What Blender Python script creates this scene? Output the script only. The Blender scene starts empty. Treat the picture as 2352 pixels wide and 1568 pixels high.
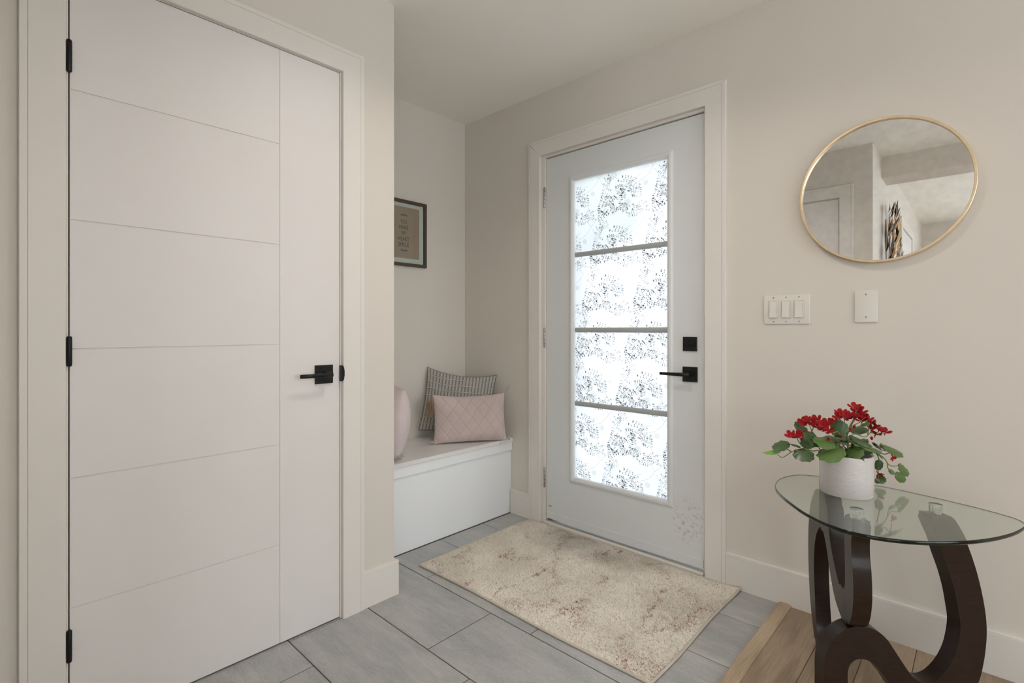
import bpy, bmesh, math, random
import numpy as np
from mathutils import Vector, Matrix

# ---------------------------------------------------------------- camera, world, lights
S = bpy.context.scene
COL = S.collection
cam_d = bpy.data.cameras.new('camera')
cam = bpy.data.objects.new('camera', cam_d)
COL.objects.link(cam)
cam_d.sensor_fit = 'HORIZONTAL'
cam_d.sensor_width = 36.0
cam_d.lens = 1163.7 / 2352 * 36.0
cam_d.shift_y = -26.9 / 2352
cam_d.clip_start = 0.02
cam.location = (1.8365, -2.2469, 1.1056)
cam.rotation_euler = (math.pi / 2, 0, 0.7511)
S.camera = cam

S.view_settings.view_transform = 'Standard'
S.view_settings.look = 'None'
S.view_settings.gamma = 1.0
S.view_settings.use_curve_mapping = False
S.view_settings.exposure = 0.0

world = bpy.data.worlds.new('overcast_sky')
S.world = world
world.use_nodes = True
bg = world.node_tree.nodes['Background']
bg.inputs['Color'].default_value = (0.86, 0.93, 1.0, 1)
bg.inputs['Strength'].default_value = 5.1


def area_light(name, loc, rot, sx, sy, watts, col, spread=None):
    d = bpy.data.lights.new(name, 'AREA')
    d.shape = 'RECTANGLE'
    d.size, d.size_y = sx, sy
    d.energy = watts
    d.color = col
    if spread:
        d.spread = spread
    o = bpy.data.objects.new(name, d)
    COL.objects.link(o)
    o.location = loc
    o.rotation_euler = rot
    return o


# right wall: added fill, then hall-side window daylight; far wall: added fill
area_light('right_wall_light', (4.38, -1.30, 1.40), (0, math.pi / 2, 0), 1.50, 1.60, 4.5, (1.0, 0.965, 0.92))  # added to light the closet side more than the door wall
area_light('right_wall_light', (4.38, -4.20, 1.40), (0, math.pi / 2, 0), 1.50, 1.90, 4.5, (1.0, 0.965, 0.92))
area_light('far_wall_fill', (3.2, -6.08, 1.45), (-math.pi / 2, 0, 0), 1.5, 1.4, 3, (1.0, 0.97, 0.93))  # added ambient fill facing the door wall

# ---------------------------------------------------------------- helpers
ORG = {}


def tag(o, label=None, cat=None, group=None, kind=None):
    if label: o['label'] = label
    if cat: o['category'] = cat
    if group: o['group'] = group
    if kind: o['kind'] = kind
    return o


def empty(name, loc=(0, 0, 0)):
    o = bpy.data.objects.new(name, None)
    o.empty_display_size = 0.05
    COL.objects.link(o)
    o.location = loc
    ORG[o.name] = Vector(loc)
    return o


def adopt(o, par):
    o.parent = par
    o.matrix_parent_inverse = Matrix.Translation(-ORG.get(par.name, Vector((0, 0, 0))))


def link(name, me, mat, par=None, smooth=False):
    if mat is not None and not me.materials:
        me.materials.append(mat)
    if smooth:
        for p in me.polygons: p.use_smooth = True
    o = bpy.data.objects.new(name, me)
    COL.objects.link(o)
    if par is not None:
        adopt(o, par)
    return o


def from_bm(name, bm, mat, par=None, smooth=False):
    bmesh.ops.recalc_face_normals(bm, faces=bm.faces)
    me = bpy.data.meshes.new(name)
    bm.to_mesh(me)
    bm.free()
    return link(name, me, mat, par, smooth)


def bm_box(bm, x0, x1, y0, y1, z0, z1, bev=0, seg=1):
    r = bmesh.ops.create_cube(bm, size=1)
    vs = r['verts']
    for v in vs:
        v.co = Vector(((x0 + x1) / 2 + v.co.x * (x1 - x0), (y0 + y1) / 2 + v.co.y * (y1 - y0), (z0 + z1) / 2 + v.co.z * (z1 - z0)))
    if bev:
        es = list({e for v in vs for e in v.link_edges})
        bmesh.ops.bevel(bm, geom=es, offset=bev, segments=seg, affect='EDGES', profile=0.5)


def box(name, x0, x1, y0, y1, z0, z1, mat, par=None, bev=0, seg=1):
    bm = bmesh.new()
    bm_box(bm, x0, x1, y0, y1, z0, z1, bev, seg)
    return from_bm(name, bm, mat, par)


def boxes(name, L, mat, par=None, bev=0):
    bm = bmesh.new()
    for b in L: bm_box(bm, *b, bev=bev)
    return from_bm(name, bm, mat, par)


def loft(name, rings, mat, par=None, closed=True, caps=True, smooth=False, loop=False):
    """rings: list of lists of points; quads between consecutive rings"""
    n = len(rings[0]); V = [tuple(p) for r in rings for p in r]; F = []
    m = len(rings)
    for i in range(m if loop else m - 1):
        a, b = i * n, ((i + 1) % m) * n
        for j in range(n if closed else n - 1):
            k = (j + 1) % n
            F.append((a + j, a + k, b + k, b + j))
    if caps and not loop:
        F.append(tuple(range(n - 1, -1, -1))); F.append(tuple(range((m - 1) * n, m * n)))
    me = bpy.data.meshes.new(name)
    me.from_pydata(V, [], F)
    bm = bmesh.new(); bm.from_mesh(me); bmesh.ops.recalc_face_normals(bm, faces=bm.faces); bm.to_mesh(me); bm.free()
    return link(name, me, mat, par, smooth)


def tube_rings(pts, rad, n=8):
    pts = [Vector(p) for p in pts]
    R = []
    prev = None
    for i, p in enumerate(pts):
        t = (pts[min(i + 1, len(pts) - 1)] - pts[max(i - 1, 0)]).normalized()
        if prev is None:
            a = t.orthogonal().normalized()
        else:
            a = (prev - t * prev.dot(t))
            a = a.normalized() if a.length > 1e-6 else t.orthogonal().normalized()
        prev = a
        b = t.cross(a)
        r = rad[i] if isinstance(rad, (list, tuple)) else rad
        R.append([p + (a * math.cos(2 * math.pi * k / n) + b * math.sin(2 * math.pi * k / n)) * r for k in range(n)])
    return R


def spline(P, n=6, closed=False):
    """Catmull-Rom through points of any dimension"""
    P = [np.array(p, float) for p in P]
    out = []
    m = len(P)
    for i in range(m if closed else m - 1):
        if closed:
            p0, p1, p2, p3 = P[(i - 1) % m], P[i], P[(i + 1) % m], P[(i + 2) % m]
        else:
            p0, p1, p2, p3 = P[max(i - 1, 0)], P[i], P[i + 1], P[min(i + 2, m - 1)]
        for k in range(n):
            t = k / n
            out.append(0.5 * ((2 * p1) + (p2 - p0) * t + (2 * p0 - 5 * p1 + 4 * p2 - p3) * t * t + (3 * p1 - p0 - 3 * p2 + p3) * t ** 3))
    if not closed: out.append(P[-1])
    return out


def tube(name, pts, r, mat, par=None, n=8, smooth_n=0):
    if smooth_n: pts = spline(pts, smooth_n)
    if isinstance(r, tuple): r = list(np.linspace(r[0], r[1], len(pts)))
    return loft(name, tube_rings(pts, r, n), mat, par, smooth=True)


def prism(name, poly, o, ex, ey, ez, t, mat, par=None, bev=0, seg=2, smooth=False, clamp=True):
    """poly in (ex,ey) plane at origin o, extruded along ez by t"""
    o, ex, ey, ez = Vector(o), Vector(ex), Vector(ey), Vector(ez)
    bm = bmesh.new()
    a = [bm.verts.new(o + ex * p[0] + ey * p[1]) for p in poly]
    b = [bm.verts.new(o + ex * p[0] + ey * p[1] + ez * t) for p in poly]
    n = len(poly)
    f1 = bm.faces.new(a); f2 = bm.faces.new(b[::-1])
    for i in range(n):
        bm.faces.new((a[i], b[i], b[(i + 1) % n], a[(i + 1) % n]))
    if bev:
        es = [e for e in bm.edges if (e in f1.edges or e in f2.edges)] if False else list(set(f1.edges) | set(f2.edges))
        bmesh.ops.bevel(bm, geom=es, offset=bev, segments=seg, affect='EDGES', profile=0.5, clamp_overlap=clamp)
    bmesh.ops.triangulate(bm, faces=[f for f in bm.faces if len(f.verts) > 4])
    ob = from_bm(name, bm, mat, par)
    if smooth:
        for p in ob.data.polygons: p.use_smooth = True
        ob.data.set_sharp_from_angle(angle=math.radians(28))
    return ob


def strip(name, prof, p0, p1, ew, ed, mat, par=None, m0=0, m1=0):
    """moulding: profile (width, depth) swept from p0 to p1; m0/m1 = +-1 mitre at the ends"""
    p0, p1, ew, ed = Vector(p0), Vector(p1), Vector(ew), Vector(ed)
    t = (p1 - p0).normalized()
    r0 = [p0 + ew * w + ed * d + t * (w * m0) for w, d in prof]
    r1 = [p1 + ew * w + ed * d + t * (w * m1) for w, d in prof]
    return loft(name, [r0, r1], mat, par)


def disc_poly(r, n=32, c=(0, 0)):
    return [(c[0] + r * math.cos(2 * math.pi * k / n), c[1] + r * math.sin(2 * math.pi * k / n)) for k in range(n)]


# ---------------------------------------------------------------- materials
def nt(name):
    m = bpy.data.materials.new(name)
    m.use_nodes = True
    t = m.node_tree
    b = t.nodes['Principled BSDF']
    return m, t, b


def N(t, typ, **kw):
    n = t.nodes.new(typ)
    for k, v in kw.items():
        if k in n.inputs: n.inputs[k].default_value = v
        else: setattr(n, k, v)
    return n


def ramp(t, src, stops):
    r = t.nodes.new('ShaderNodeValToRGB')
    e = r.color_ramp.elements
    e[0].position, e[0].color = stops[0][0], (*stops[0][1], 1)
    e[1].position, e[1].color = stops[-1][0], (*stops[-1][1], 1)
    for p, c in stops[1:-1]:
        k = e.new(p); k.color = (*c, 1)
    t.links.new(src, r.inputs['Fac'])
    return r.outputs['Color']


def mixc(t, fac, a, b, mode='MIX'):
    m = t.nodes.new('ShaderNodeMix'); m.data_type = 'RGBA'; m.blend_type = mode
    for sock, v in ((m.inputs[0], fac), (m.inputs[6], a), (m.inputs[7], b)):
        if hasattr(v, 'is_linked') or hasattr(v, 'links'): t.links.new(v, sock)
        else: sock.default_value = v if not isinstance(v, tuple) else (*v, 1)[:4]
    return m.outputs[2]


def bump(t, b, h, strength, dist=0.001):
    n = t.nodes.new('ShaderNodeBump')
    n.inputs['Strength'].default_value = strength
    n.inputs['Distance'].default_value = dist
    t.links.new(h, n.inputs['Height'])
    t.links.new(n.outputs['Normal'], b.inputs['Normal'])


def coords(t, which='Object', scale=(1, 1, 1), rot=(0, 0, 0)):
    c = t.nodes.new('ShaderNodeTexCoord')
    m = t.nodes.new('ShaderNodeMapping')
    m.inputs['Scale'].default_value = scale
    m.inputs['Rotation'].default_value = rot
    t.links.new(c.outputs[which], m.inputs['Vector'])
    return m.outputs['Vector']


def noise(t, vec, scale, detail=4, rough=0.55, dist=0.0):
    n = N(t, 'ShaderNodeTexNoise', Scale=scale, Detail=detail, Roughness=rough, Distortion=dist)
    t.links.new(vec, n.inputs['Vector'])
    return n.outputs['Fac']


def paint(name, col, rough=0.5, var=0.03, tex=0.15, tscale=350, spec=0.35):
    m, t, b = nt(name)
    v = coords(t)
    f = noise(t, v, 2.3, 3)
    c = ramp(t, f, [(0.3, tuple(k * (1 - var) for k in col)), (0.7, tuple(min(1, k * (1 + var)) for k in col))])
    t.links.new(c, b.inputs['Base Color'])
    b.inputs['Roughness'].default_value = rough
    b.inputs['Specular IOR Level'].default_value = spec
    if tex:
        bump(t, b, noise(t, v, tscale, 2), tex, 0.0006)
    return m


def plain(name, col, rough=0.5, metal=0.0, spec=0.5, coat=0.0):
    m, t, b = nt(name)
    v = coords(t)
    f = noise(t, v, 40, 3)
    c = ramp(t, f, [(0.3, tuple(k * 0.94 for k in col)), (0.7, tuple(min(1, k * 1.05) for k in col))])
    t.links.new(c, b.inputs['Base Color'])
    b.inputs['Roughness'].default_value = rough
    b.inputs['Metallic'].default_value = metal
    b.inputs['Specular IOR Level'].default_value = spec
    b.inputs['Coat Weight'].default_value = coat
    b.inputs['Coat Roughness'].default_value = 0.12
    return m


M = {}
M['wall'] = paint('wall_paint', (0.69, 0.638, 0.568), 0.6, 0.012, 0.22, 420)
M['ceil'] = paint('ceiling_paint', (0.93, 0.905, 0.835), 0.8, 0.01, 0.1)
M['trim'] = paint('trim_paint', (0.755, 0.712, 0.655), 0.42, 0.015, 0.05)
M['closet'] = paint('closet_door_paint', (0.765, 0.727, 0.697), 0.42, 0.02, 0.06)
M['bench'] = paint('bench_paint', (0.87, 0.88, 0.88), 0.4, 0.015, 0.05)
M['lid'] = paint('bench_lid_paint', (0.78, 0.75, 0.72), 0.32, 0.03, 0.04)
M['black'] = plain('black_metal', (0.016, 0.016, 0.016), 0.38, 0.6, 0.5)
M['steel'] = plain('satin_nickel', (0.42, 0.40, 0.37), 0.35, 1.0)
M['chrome'] = plain('brushed_chrome', (0.72, 0.72, 0.70), 0.18, 1.0)
M['plastic'] = paint('switch_plastic', (0.73, 0.69, 0.63), 0.35, 0.003, 0.0)
M['gold'] = plain('pale_gold', (0.78, 0.62, 0.41), 0.36, 0.8)
M['shade'] = paint('gap_shade_screw_grey', (0.36, 0.335, 0.30), 0.5, 0.003, 0.0)  # grey of the shadow line painted round the rockers; also the screws
M['muntin'] = paint('shaded_grille_grey', (0.40, 0.41, 0.40), 0.45, 0.01, 0.0)  # shade on the bars between the panes, put into their grey
M['dark'] = plain('dark_void', (0.02, 0.018, 0.015), 0.9)
M['frame'] = plain('dark_brown_frame', (0.065, 0.048, 0.034), 0.5)
M['ink'] = plain('print_ink', (0.02, 0.018, 0.016), 0.8)
M['mat'] = plain('pale_mat', (0.60, 0.63, 0.57), 0.8)
M['mirror'] = plain('mirror_silver', (0.86, 0.87, 0.87), 0.0, 1.0)


def m_door():
    # entrance door paint with scuffed dirt beside the lower latch corner
    m, t, b = nt('entry_door_paint')
    v = coords(t)
    base = ramp(t, noise(t, v, 2.0, 3), [(0.3, (0.70, 0.71, 0.70)), (0.7, (0.73, 0.74, 0.73))])
    sx = N(t, 'ShaderNodeSeparateXYZ'); t.links.new(v, sx.inputs[0])
    def sub(s, k):
        a = N(t, 'ShaderNodeMath', operation='SUBTRACT'); t.links.new(s, a.inputs[0]); a.inputs[1].default_value = k; return a.outputs[0]
    def mul(s, k):
        a = N(t, 'ShaderNodeMath', operation='MULTIPLY'); t.links.new(s, a.inputs[0])
        if isinstance(k, float): a.inputs[1].default_value = k
        else: t.links.new(k, a.inputs[1])
        return a.outputs[0]
    dx = mul(sub(sx.outputs['X'], 0.835), 11.0); dz = mul(sub(sx.outputs['Z'], 0.225), 8.0)
    d2 = N(t, 'ShaderNodeMath', operation='ADD'); t.links.new(mul(dx, dx), d2.inputs[0]); t.links.new(mul(dz, dz), d2.inputs[1])
    fall = N(t, 'ShaderNodeMapRange'); t.links.new(d2.outputs[0], fall.inputs['Value'])
    fall.inputs['From Min'].default_value = 0.0; fall.inputs['From Max'].default_value = 1.0
    fall.inputs['To Min'].default_value = 1.0; fall.inputs['To Max'].default_value = 0.0
    sp = ramp(t, noise(t, v, 60, 6, 0.7), [(0.50, (0, 0, 0)), (0.66, (0.8, 0.8, 0.8))])
    k = mul(fall.outputs[0], sp)
    c = mixc(t, k, base, (0.36, 0.27, 0.17))
    t.links.new(c, b.inputs['Base Color'])
    b.inputs['Roughness'].default_value = 0.38
    bump(t, b, noise(t, v, 300, 2), 0.05, 0.0006)
    return m


M['door'] = m_door()


def m_tile():
    m, t, b = nt('grey_porcelain_tile')
    oi = N(t, 'ShaderNodeObjectInfo')
    c = N(t, 'ShaderNodeTexCoord')
    add = N(t, 'ShaderNodeVectorMath', operation='MULTIPLY_ADD')
    cmb = N(t, 'ShaderNodeCombineXYZ')
    for i in range(3): t.links.new(oi.outputs['Random'], cmb.inputs[i])
    add.inputs[1].default_value = (37, 53, 11)
    t.links.new(cmb.outputs[0], add.inputs[0]); t.links.new(c.outputs['Object'], add.inputs[2])
    mp = N(t, 'ShaderNodeMapping'); mp.inputs['Scale'].default_value = (1.4, 9, 4)
    t.links.new(add.outputs[0], mp.inputs['Vector'])
    f = noise(t, mp.outputs[0], 3.0, 8, 0.62, 0.6)
    fine = N(t, 'ShaderNodeMapping'); fine.inputs['Scale'].default_value = (10, 130, 20)
    t.links.new(add.outputs[0], fine.inputs['Vector'])
    g = noise(t, fine.outputs[0], 3.0, 5, 0.7)
    blot = N(t, 'ShaderNodeMapping'); blot.inputs['Scale'].default_value = (3, 6, 3)
    t.links.new(add.outputs[0], blot.inputs['Vector'])
    h = noise(t, blot.outputs[0], 1.6, 5, 0.6)
    col = ramp(t, f, [(0.28, (0.264, 0.267, 0.260)), (0.5, (0.395, 0.395, 0.383)), (0.72, (0.558, 0.542, 0.519))])
    col = mixc(t, 0.45, col, ramp(t, g, [(0.3, (0.202, 0.202, 0.202)), (0.7, (0.651, 0.635, 0.612))]))
    col = mixc(t, 0.30, col, ramp(t, h, [(0.35, (0.232, 0.240, 0.248)), (0.68, (0.620, 0.581, 0.535))]))
    sp_ = noise(t, add.outputs[0], 320, 3, 0.6)
    col = mixc(t, 0.22, col, ramp(t, sp_, [(0.35, (0.14, 0.14, 0.14)), (0.65, (0.55, 0.545, 0.53))]))
    t.links.new(col, b.inputs['Base Color'])
    r = ramp(t, g, [(0.3, (0.30,) * 3), (0.7, (0.50,) * 3)])
    t.links.new(r, b.inputs['Roughness'])
    b.inputs['Specular IOR Level'].default_value = 0.45
    bump(t, b, g, 0.12, 0.0008)
    return m


def m_oak(name='oak_board', a=(0.27, 0.19, 0.125), bb=(0.47, 0.35, 0.245), axis='Y'):
    m, t, b = nt(name)
    oi = N(t, 'ShaderNodeObjectInfo')
    c = N(t, 'ShaderNodeTexCoord')
    cmb = N(t, 'ShaderNodeCombineXYZ')
    for i in range(3): t.links.new(oi.outputs['Random'], cmb.inputs[i])
    add = N(t, 'ShaderNodeVectorMath', operation='MULTIPLY_ADD'); add.inputs[1].default_value = (17, 91, 7)
    t.links.new(cmb.outputs[0], add.inputs[0]); t.links.new(c.outputs['Object'], add.inputs[2])
    mp = N(t, 'ShaderNodeMapping'); mp.inputs['Scale'].default_value = (13, 0.8, 13)
    t.links.new(add.outputs[0], mp.inputs['Vector'])
    w = N(t, 'ShaderNodeTexWave', wave_type='RINGS', Scale=1.2, Distortion=4.5, Detail=5.0)
    w.inputs['Detail Scale'].default_value = 1.2
    t.links.new(mp.outputs[0], w.inputs['Vector'])
    fm = N(t, 'ShaderNodeMapping'); fm.inputs['Scale'].default_value = (160, 6, 40)
    t.links.new(add.outputs[0], fm.inputs['Vector'])
    g = noise(t, fm.outputs[0], 2.0, 5, 0.7)
    col = ramp(t, w.outputs['Fac'], [(0.1, a), (0.9, bb)])
    col = mixc(t, 0.45, col, ramp(t, g, [(0.3, tuple(k * 0.75 for k in a)), (0.7, tuple(k * 1.12 for k in bb))]))
    val = N(t, 'ShaderNodeHueSaturation')
    mr = N(t, 'ShaderNodeMapRange'); t.links.new(oi.outputs['Random'], mr.inputs['Value'])
    mr.inputs['To Min'].default_value = 0.85; mr.inputs['To Max'].default_value = 1.12
    t.links.new(mr.outputs[0], val.inputs['Value']); t.links.new(col, val.inputs['Color'])
    t.links.new(val.outputs[0], b.inputs['Base Color'])
    b.inputs['Roughness'].default_value = 0.48
    bump(t, b, g, 0.25, 0.0006)
    return m


def m_espresso():
    m, t, b = nt('espresso_stained_wood')
    v = coords(t, scale=(3, 3, 14))
    g = noise(t, v, 9, 5, 0.65)
    t.links.new(ramp(t, g, [(0.3, (0.010, 0.0043, 0.0020)), (0.7, (0.026, 0.0108, 0.0048))]), b.inputs['Base Color'])
    b.inputs['Roughness'].default_value = 0.34
    b.inputs['Specular IOR Level'].default_value = 0.28
    b.inputs['Coat Weight'].default_value = 0.18
    b.inputs['Coat Roughness'].default_value = 0.14
    return m


def m_glass(name, tint, edge=False, refl=1.0):
    m, t, b = nt(name)
    t.nodes.remove(b)
    out = t.nodes['Material Output']
    tr = N(t, 'ShaderNodeBsdfTransparent'); tr.inputs['Color'].default_value = (*tint, 1)
    gl = N(t, 'ShaderNodeBsdfGlossy'); gl.inputs['Roughness'].default_value = 0.02
    fr = N(t, 'ShaderNodeFresnel'); fr.inputs['IOR'].default_value = 1.5
    mx = N(t, 'ShaderNodeMixShader')
    ge = N(t, 'ShaderNodeNewGeometry')
    ir = N(t, 'ShaderNodeMapRange'); ir.inputs['To Min'].default_value = 1.5; ir.inputs['To Max'].default_value = 1 / 1.5
    t.links.new(ge.outputs['Backfacing'], ir.inputs['Value']); t.links.new(ir.outputs[0], fr.inputs['IOR'])
    src = fr.outputs[0]
    if refl != 1.0:
        k = N(t, 'ShaderNodeMath', operation='MULTIPLY'); k.inputs[1].default_value = refl
        t.links.new(src, k.inputs[0]); src = k.outputs[0]
    t.links.new(src, mx.inputs[0]); t.links.new(tr.outputs[0], mx.inputs[1]); t.links.new(gl.outputs[0], mx.inputs[2])
    t.links.new(mx.outputs[0], out.inputs['Surface'])
    # faint dust / stain noise keeps the surface procedural
    v = coords(t); f = noise(t, v, 30, 3)
    t.links.new(ramp(t, f, [(0.3, tuple(k * 0.985 for k in tint)), (0.7, tint)]), tr.inputs['Color'])
    return m


def m_solid_glass():
    m, t, b = nt('green_tinted_table_glass')
    t.nodes.remove(b)
    out = t.nodes['Material Output']
    g = N(t, 'ShaderNodeBsdfGlass'); g.inputs['IOR'].default_value = 1.5; g.inputs['Roughness'].default_value = 0.0
    f = noise(t, coords(t), 30, 3)
    t.links.new(ramp(t, f, [(0.3, (0.955, 0.97, 0.955)), (0.7, (0.97, 0.985, 0.97))]), g.inputs['Color'])
    va = N(t, 'ShaderNodeVolumeAbsorption'); va.inputs['Color'].default_value = (0.05, 0.45, 0.25, 1); va.inputs['Density'].default_value = 8.0
    t.links.new(g.outputs[0], out.inputs['Surface']); t.links.new(va.outputs[0], out.inputs['Volume'])
    return m


def m_frost():
    # frosted privacy film on the door glass: scattering transmission
    m, t, b = nt('frosted_film_glass')
    t.nodes.remove(b)
    out = t.nodes['Material Output']
    v = coords(t); f = noise(t, v, 6, 3)
    col = ramp(t, f, [(0.3, (0.63, 0.64, 0.65)), (0.7, (0.67, 0.675, 0.68))])
    tl = N(t, 'ShaderNodeBsdfTranslucent'); t.links.new(col, tl.inputs['Color'])
    rf = N(t, 'ShaderNodeBsdfRefraction'); rf.inputs['Roughness'].default_value = 0.32; rf.inputs['IOR'].default_value = 1.05
    t.links.new(col, rf.inputs['Color'])
    gl = N(t, 'ShaderNodeBsdfGlossy'); gl.inputs['Roughness'].default_value = 0.35
    a = N(t, 'ShaderNodeMixShader'); a.inputs[0].default_value = 0.45
    t.links.new(tl.outputs[0], a.inputs[1]); t.links.new(rf.outputs[0], a.inputs[2])
    c = N(t, 'ShaderNodeMixShader'); c.inputs[0].default_value = 0.04
    t.links.new(a.outputs[0], c.inputs[1]); t.links.new(gl.outputs[0], c.inputs[2])
    t.links.new(c.outputs[0], out.inputs['Surface'])
    return m


def m_print(name, col, opac):
    m, t, b = nt(name)
    out = t.nodes['Material Output']
    v = coords(t); f = noise(t, v, 90, 3)
    t.links.new(ramp(t, f, [(0.3, tuple(k * 0.8 for k in col)), (0.7, col)]), b.inputs['Base Color'])
    b.inputs['Roughness'].default_value = 0.7
    tr = N(t, 'ShaderNodeBsdfTransparent')
    mx = N(t, 'ShaderNodeMixShader'); mx.inputs[0].default_value = opac
    t.links.new(tr.outputs[0], mx.inputs[1]); t.links.new(b.outputs[0], mx.inputs[2])
    t.links.new(mx.outputs[0], out.inputs['Surface'])
    return m


def m_fabric(name, col, rough=0.85, weave=260, sheen=0.3, var=0.08):
    m, t, b = nt(name)
    v = coords(t)
    f = noise(t, v, 7, 4)
    c = ramp(t, f, [(0.3, tuple(k * (1 - var) for k in col)), (0.7, tuple(k * (1 + var) for k in col))])
    t.links.new(c, b.inputs['Base Color'])
    b.inputs['Roughness'].default_value = rough
    b.inputs['Sheen Weight'].default_value = sheen
    b.inputs['Specular IOR Level'].default_value = 0.2
    bump(t, b, noise(t, v, weave, 2), 0.3, 0.0008)
    return m


def m_woven():
    # grey cushion: short dark dashes set in bands between cords (uv: u across, v up)
    m, t, b = nt('grey_woven_fabric')
    uv = N(t, 'ShaderNodeTexCoord')
    br = N(t, 'ShaderNodeTexBrick', Scale=1.0)
    br.offset = 0.0
    br.inputs['Color1'].default_value = (0.45, 0.43, 0.385, 1)
    br.inputs['Color2'].default_value = (0.41, 0.39, 0.35, 1)
    br.inputs['Mortar'].default_value = (0.20, 0.18, 0.16, 1)
    br.inputs['Brick Width'].default_value = 1 / 21.0
    br.inputs['Row Height'].default_value = 1 / 9.0
    br.inputs['Mortar Size'].default_value = 0.0105
    br.inputs['Mortar Smooth'].default_value = 0.2
    t.links.new(uv.outputs['UV'], br.inputs['Vector'])
    v = coords(t)
    c = mixc(t, 0.12, br.outputs['Color'], ramp(t, noise(t, v, 160, 3), [(0.3, (0.14, 0.13, 0.12)), (0.7, (0.5, 0.48, 0.44))]))
    t.links.new(c, b.inputs['Base Color'])
    b.inputs['Roughness'].default_value = 0.9
    b.inputs['Specular IOR Level'].default_value = 0.15
    bump(t, b, br.outputs['Fac'], -0.5, 0.003)
    return m


def m_rug(name, k=1.0):
    m, t, b = nt(name)
    g = N(t, 'ShaderNodeNewGeometry')
    pos = g.outputs['Position']
    mp = N(t, 'ShaderNodeMapping'); mp.inputs['Scale'].default_value = (1, 1, 0)
    t.links.new(pos, mp.inputs['Vector'])
    p = mp.outputs[0]
    soft = noise(t, p, 3.5, 4, 0.55)
    spk = noise(t, p, 120, 2, 0.6)
    base = ramp(t, soft, [(0.35, (0.80 * k, 0.74 * k, 0.645 * k)), (0.65, (0.95 * k, 0.89 * k, 0.80 * k))])
    col = mixc(t, ramp(t, spk, [(0.59, (0, 0, 0)), (0.70, (0.8,) * 3)]), base, (0.27, 0.19, 0.135))
    # reddish veins of the faded pattern
    vm = N(t, 'ShaderNodeMapping'); vm.inputs['Scale'].default_value = (5.2, 3.0, 0); vm.inputs['Rotation'].default_value = (0, 0, 0.1)
    t.links.new(pos, vm.inputs['Vector'])
    wv = noise(t, p, 9, 4, 0.6)
    vadd = N(t, 'ShaderNodeVectorMath', operation='ADD')
    sc = N(t, 'ShaderNodeVectorMath', operation='SCALE'); sc.inputs['Scale'].default_value = 1.1
    cm = N(t, 'ShaderNodeCombineXYZ'); t.links.new(wv, cm.inputs[0]); t.links.new(spk, cm.inputs[1])
    t.links.new(cm.outputs[0], sc.inputs[0]); t.links.new(vm.outputs[0], vadd.inputs[0]); t.links.new(sc.outputs[0], vadd.inputs[1])
    vo = N(t, 'ShaderNodeTexVoronoi', feature='DISTANCE_TO_EDGE', Scale=1.0)
    vo.voronoi_dimensions = '2D'
    t.links.new(vadd.outputs[0], vo.inputs['Vector'])
    edge = ramp(t, vo.outputs['Distance'], [(0.012, (1, 1, 1)), (0.045, (0, 0, 0))])
    mask = ramp(t, noise(t, p, 5.5, 3, 0.6), [(0.46, (0, 0, 0)), (0.56, (1, 1, 1))])
    mm = mixc(t, 1.0, edge, mask, 'MULTIPLY')
    br = ramp(t, noise(t, p, 60, 2), [(0.38, (0.1,) * 3), (0.56, (0.9,) * 3)])
    mm = mixc(t, 1.0, mm, br, 'MULTIPLY')
    col = mixc(t, mm, col, (0.31, 0.095, 0.075))
    # walked-in grey soil before the door, with shadow painted into the same patch
    st = N(t, 'ShaderNodeVectorMath', operation='DISTANCE')
    sm = N(t, 'ShaderNodeMapping'); sm.inputs['Scale'].default_value = (1.0, 2.3, 0)
    t.links.new(pos, sm.inputs['Vector']); t.links.new(sm.outputs[0], st.inputs[0]); st.inputs[1].default_value = (0.30, -0.22, 0)
    sr = N(t, 'ShaderNodeMath', operation='ADD'); t.links.new(st.outputs['Value'], sr.inputs[0]); 
    sn = N(t, 'ShaderNodeMath', operation='MULTIPLY'); sn.inputs[1].default_value = 0.5; t.links.new(soft, sn.inputs[0]); t.links.new(sn.outputs[0], sr.inputs[1])
    fall = ramp(t, sr.outputs[0], [(0.40, (0.30,) * 3), (0.72, (0, 0, 0))])
    col = mixc(t, fall, col, (0.15, 0.12, 0.09))
    t.links.new(col, b.inputs['Base Color'])
    b.inputs['Roughness'].default_value = 0.95
    b.inputs['Specular IOR Level'].default_value = 0.08
    return m


def m_leaf(name, a, bcol, rough=0.35):
    m, t, b = nt(name)
    v = coords(t)
    f = noise(t, v, 55, 4)
    c = ramp(t, f, [(0.3, a), (0.7, bcol)])
    t.links.new(c, b.inputs['Base Color'])
    b.inputs['Roughness'].default_value = rough
    b.inputs['Specular IOR Level'].default_value = 0.5
    b.inputs['Subsurface Weight'].default_value = 0.0
    return m


def m_pot():
    m, t, b = nt('white_ceramic_glaze')
    v = coords(t, scale=(1, 1, 1.9))
    vo = N(t, 'ShaderNodeTexVoronoi', feature='DISTANCE_TO_EDGE', Scale=260.0)
    t.links.new(v, vo.inputs['Vector'])
    band = noise(t, coords(t, scale=(26, 26, 80)), 2.0, 4, 0.7)
    h = mixc(t, ramp(t, band, [(0.45, (0, 0, 0)), (0.58, (1, 1, 1))]), (0.5, 0.5, 0.5), vo.outputs['Distance'])
    t.links.new(ramp(t, band, [(0.3, (0.64, 0.59, 0.565)), (0.7, (0.68, 0.63, 0.605))]), b.inputs['Base Color'])
    b.inputs['Roughness'].default_value = 0.22
    bump(t, b, h, 0.35, 0.0015)
    return m


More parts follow.
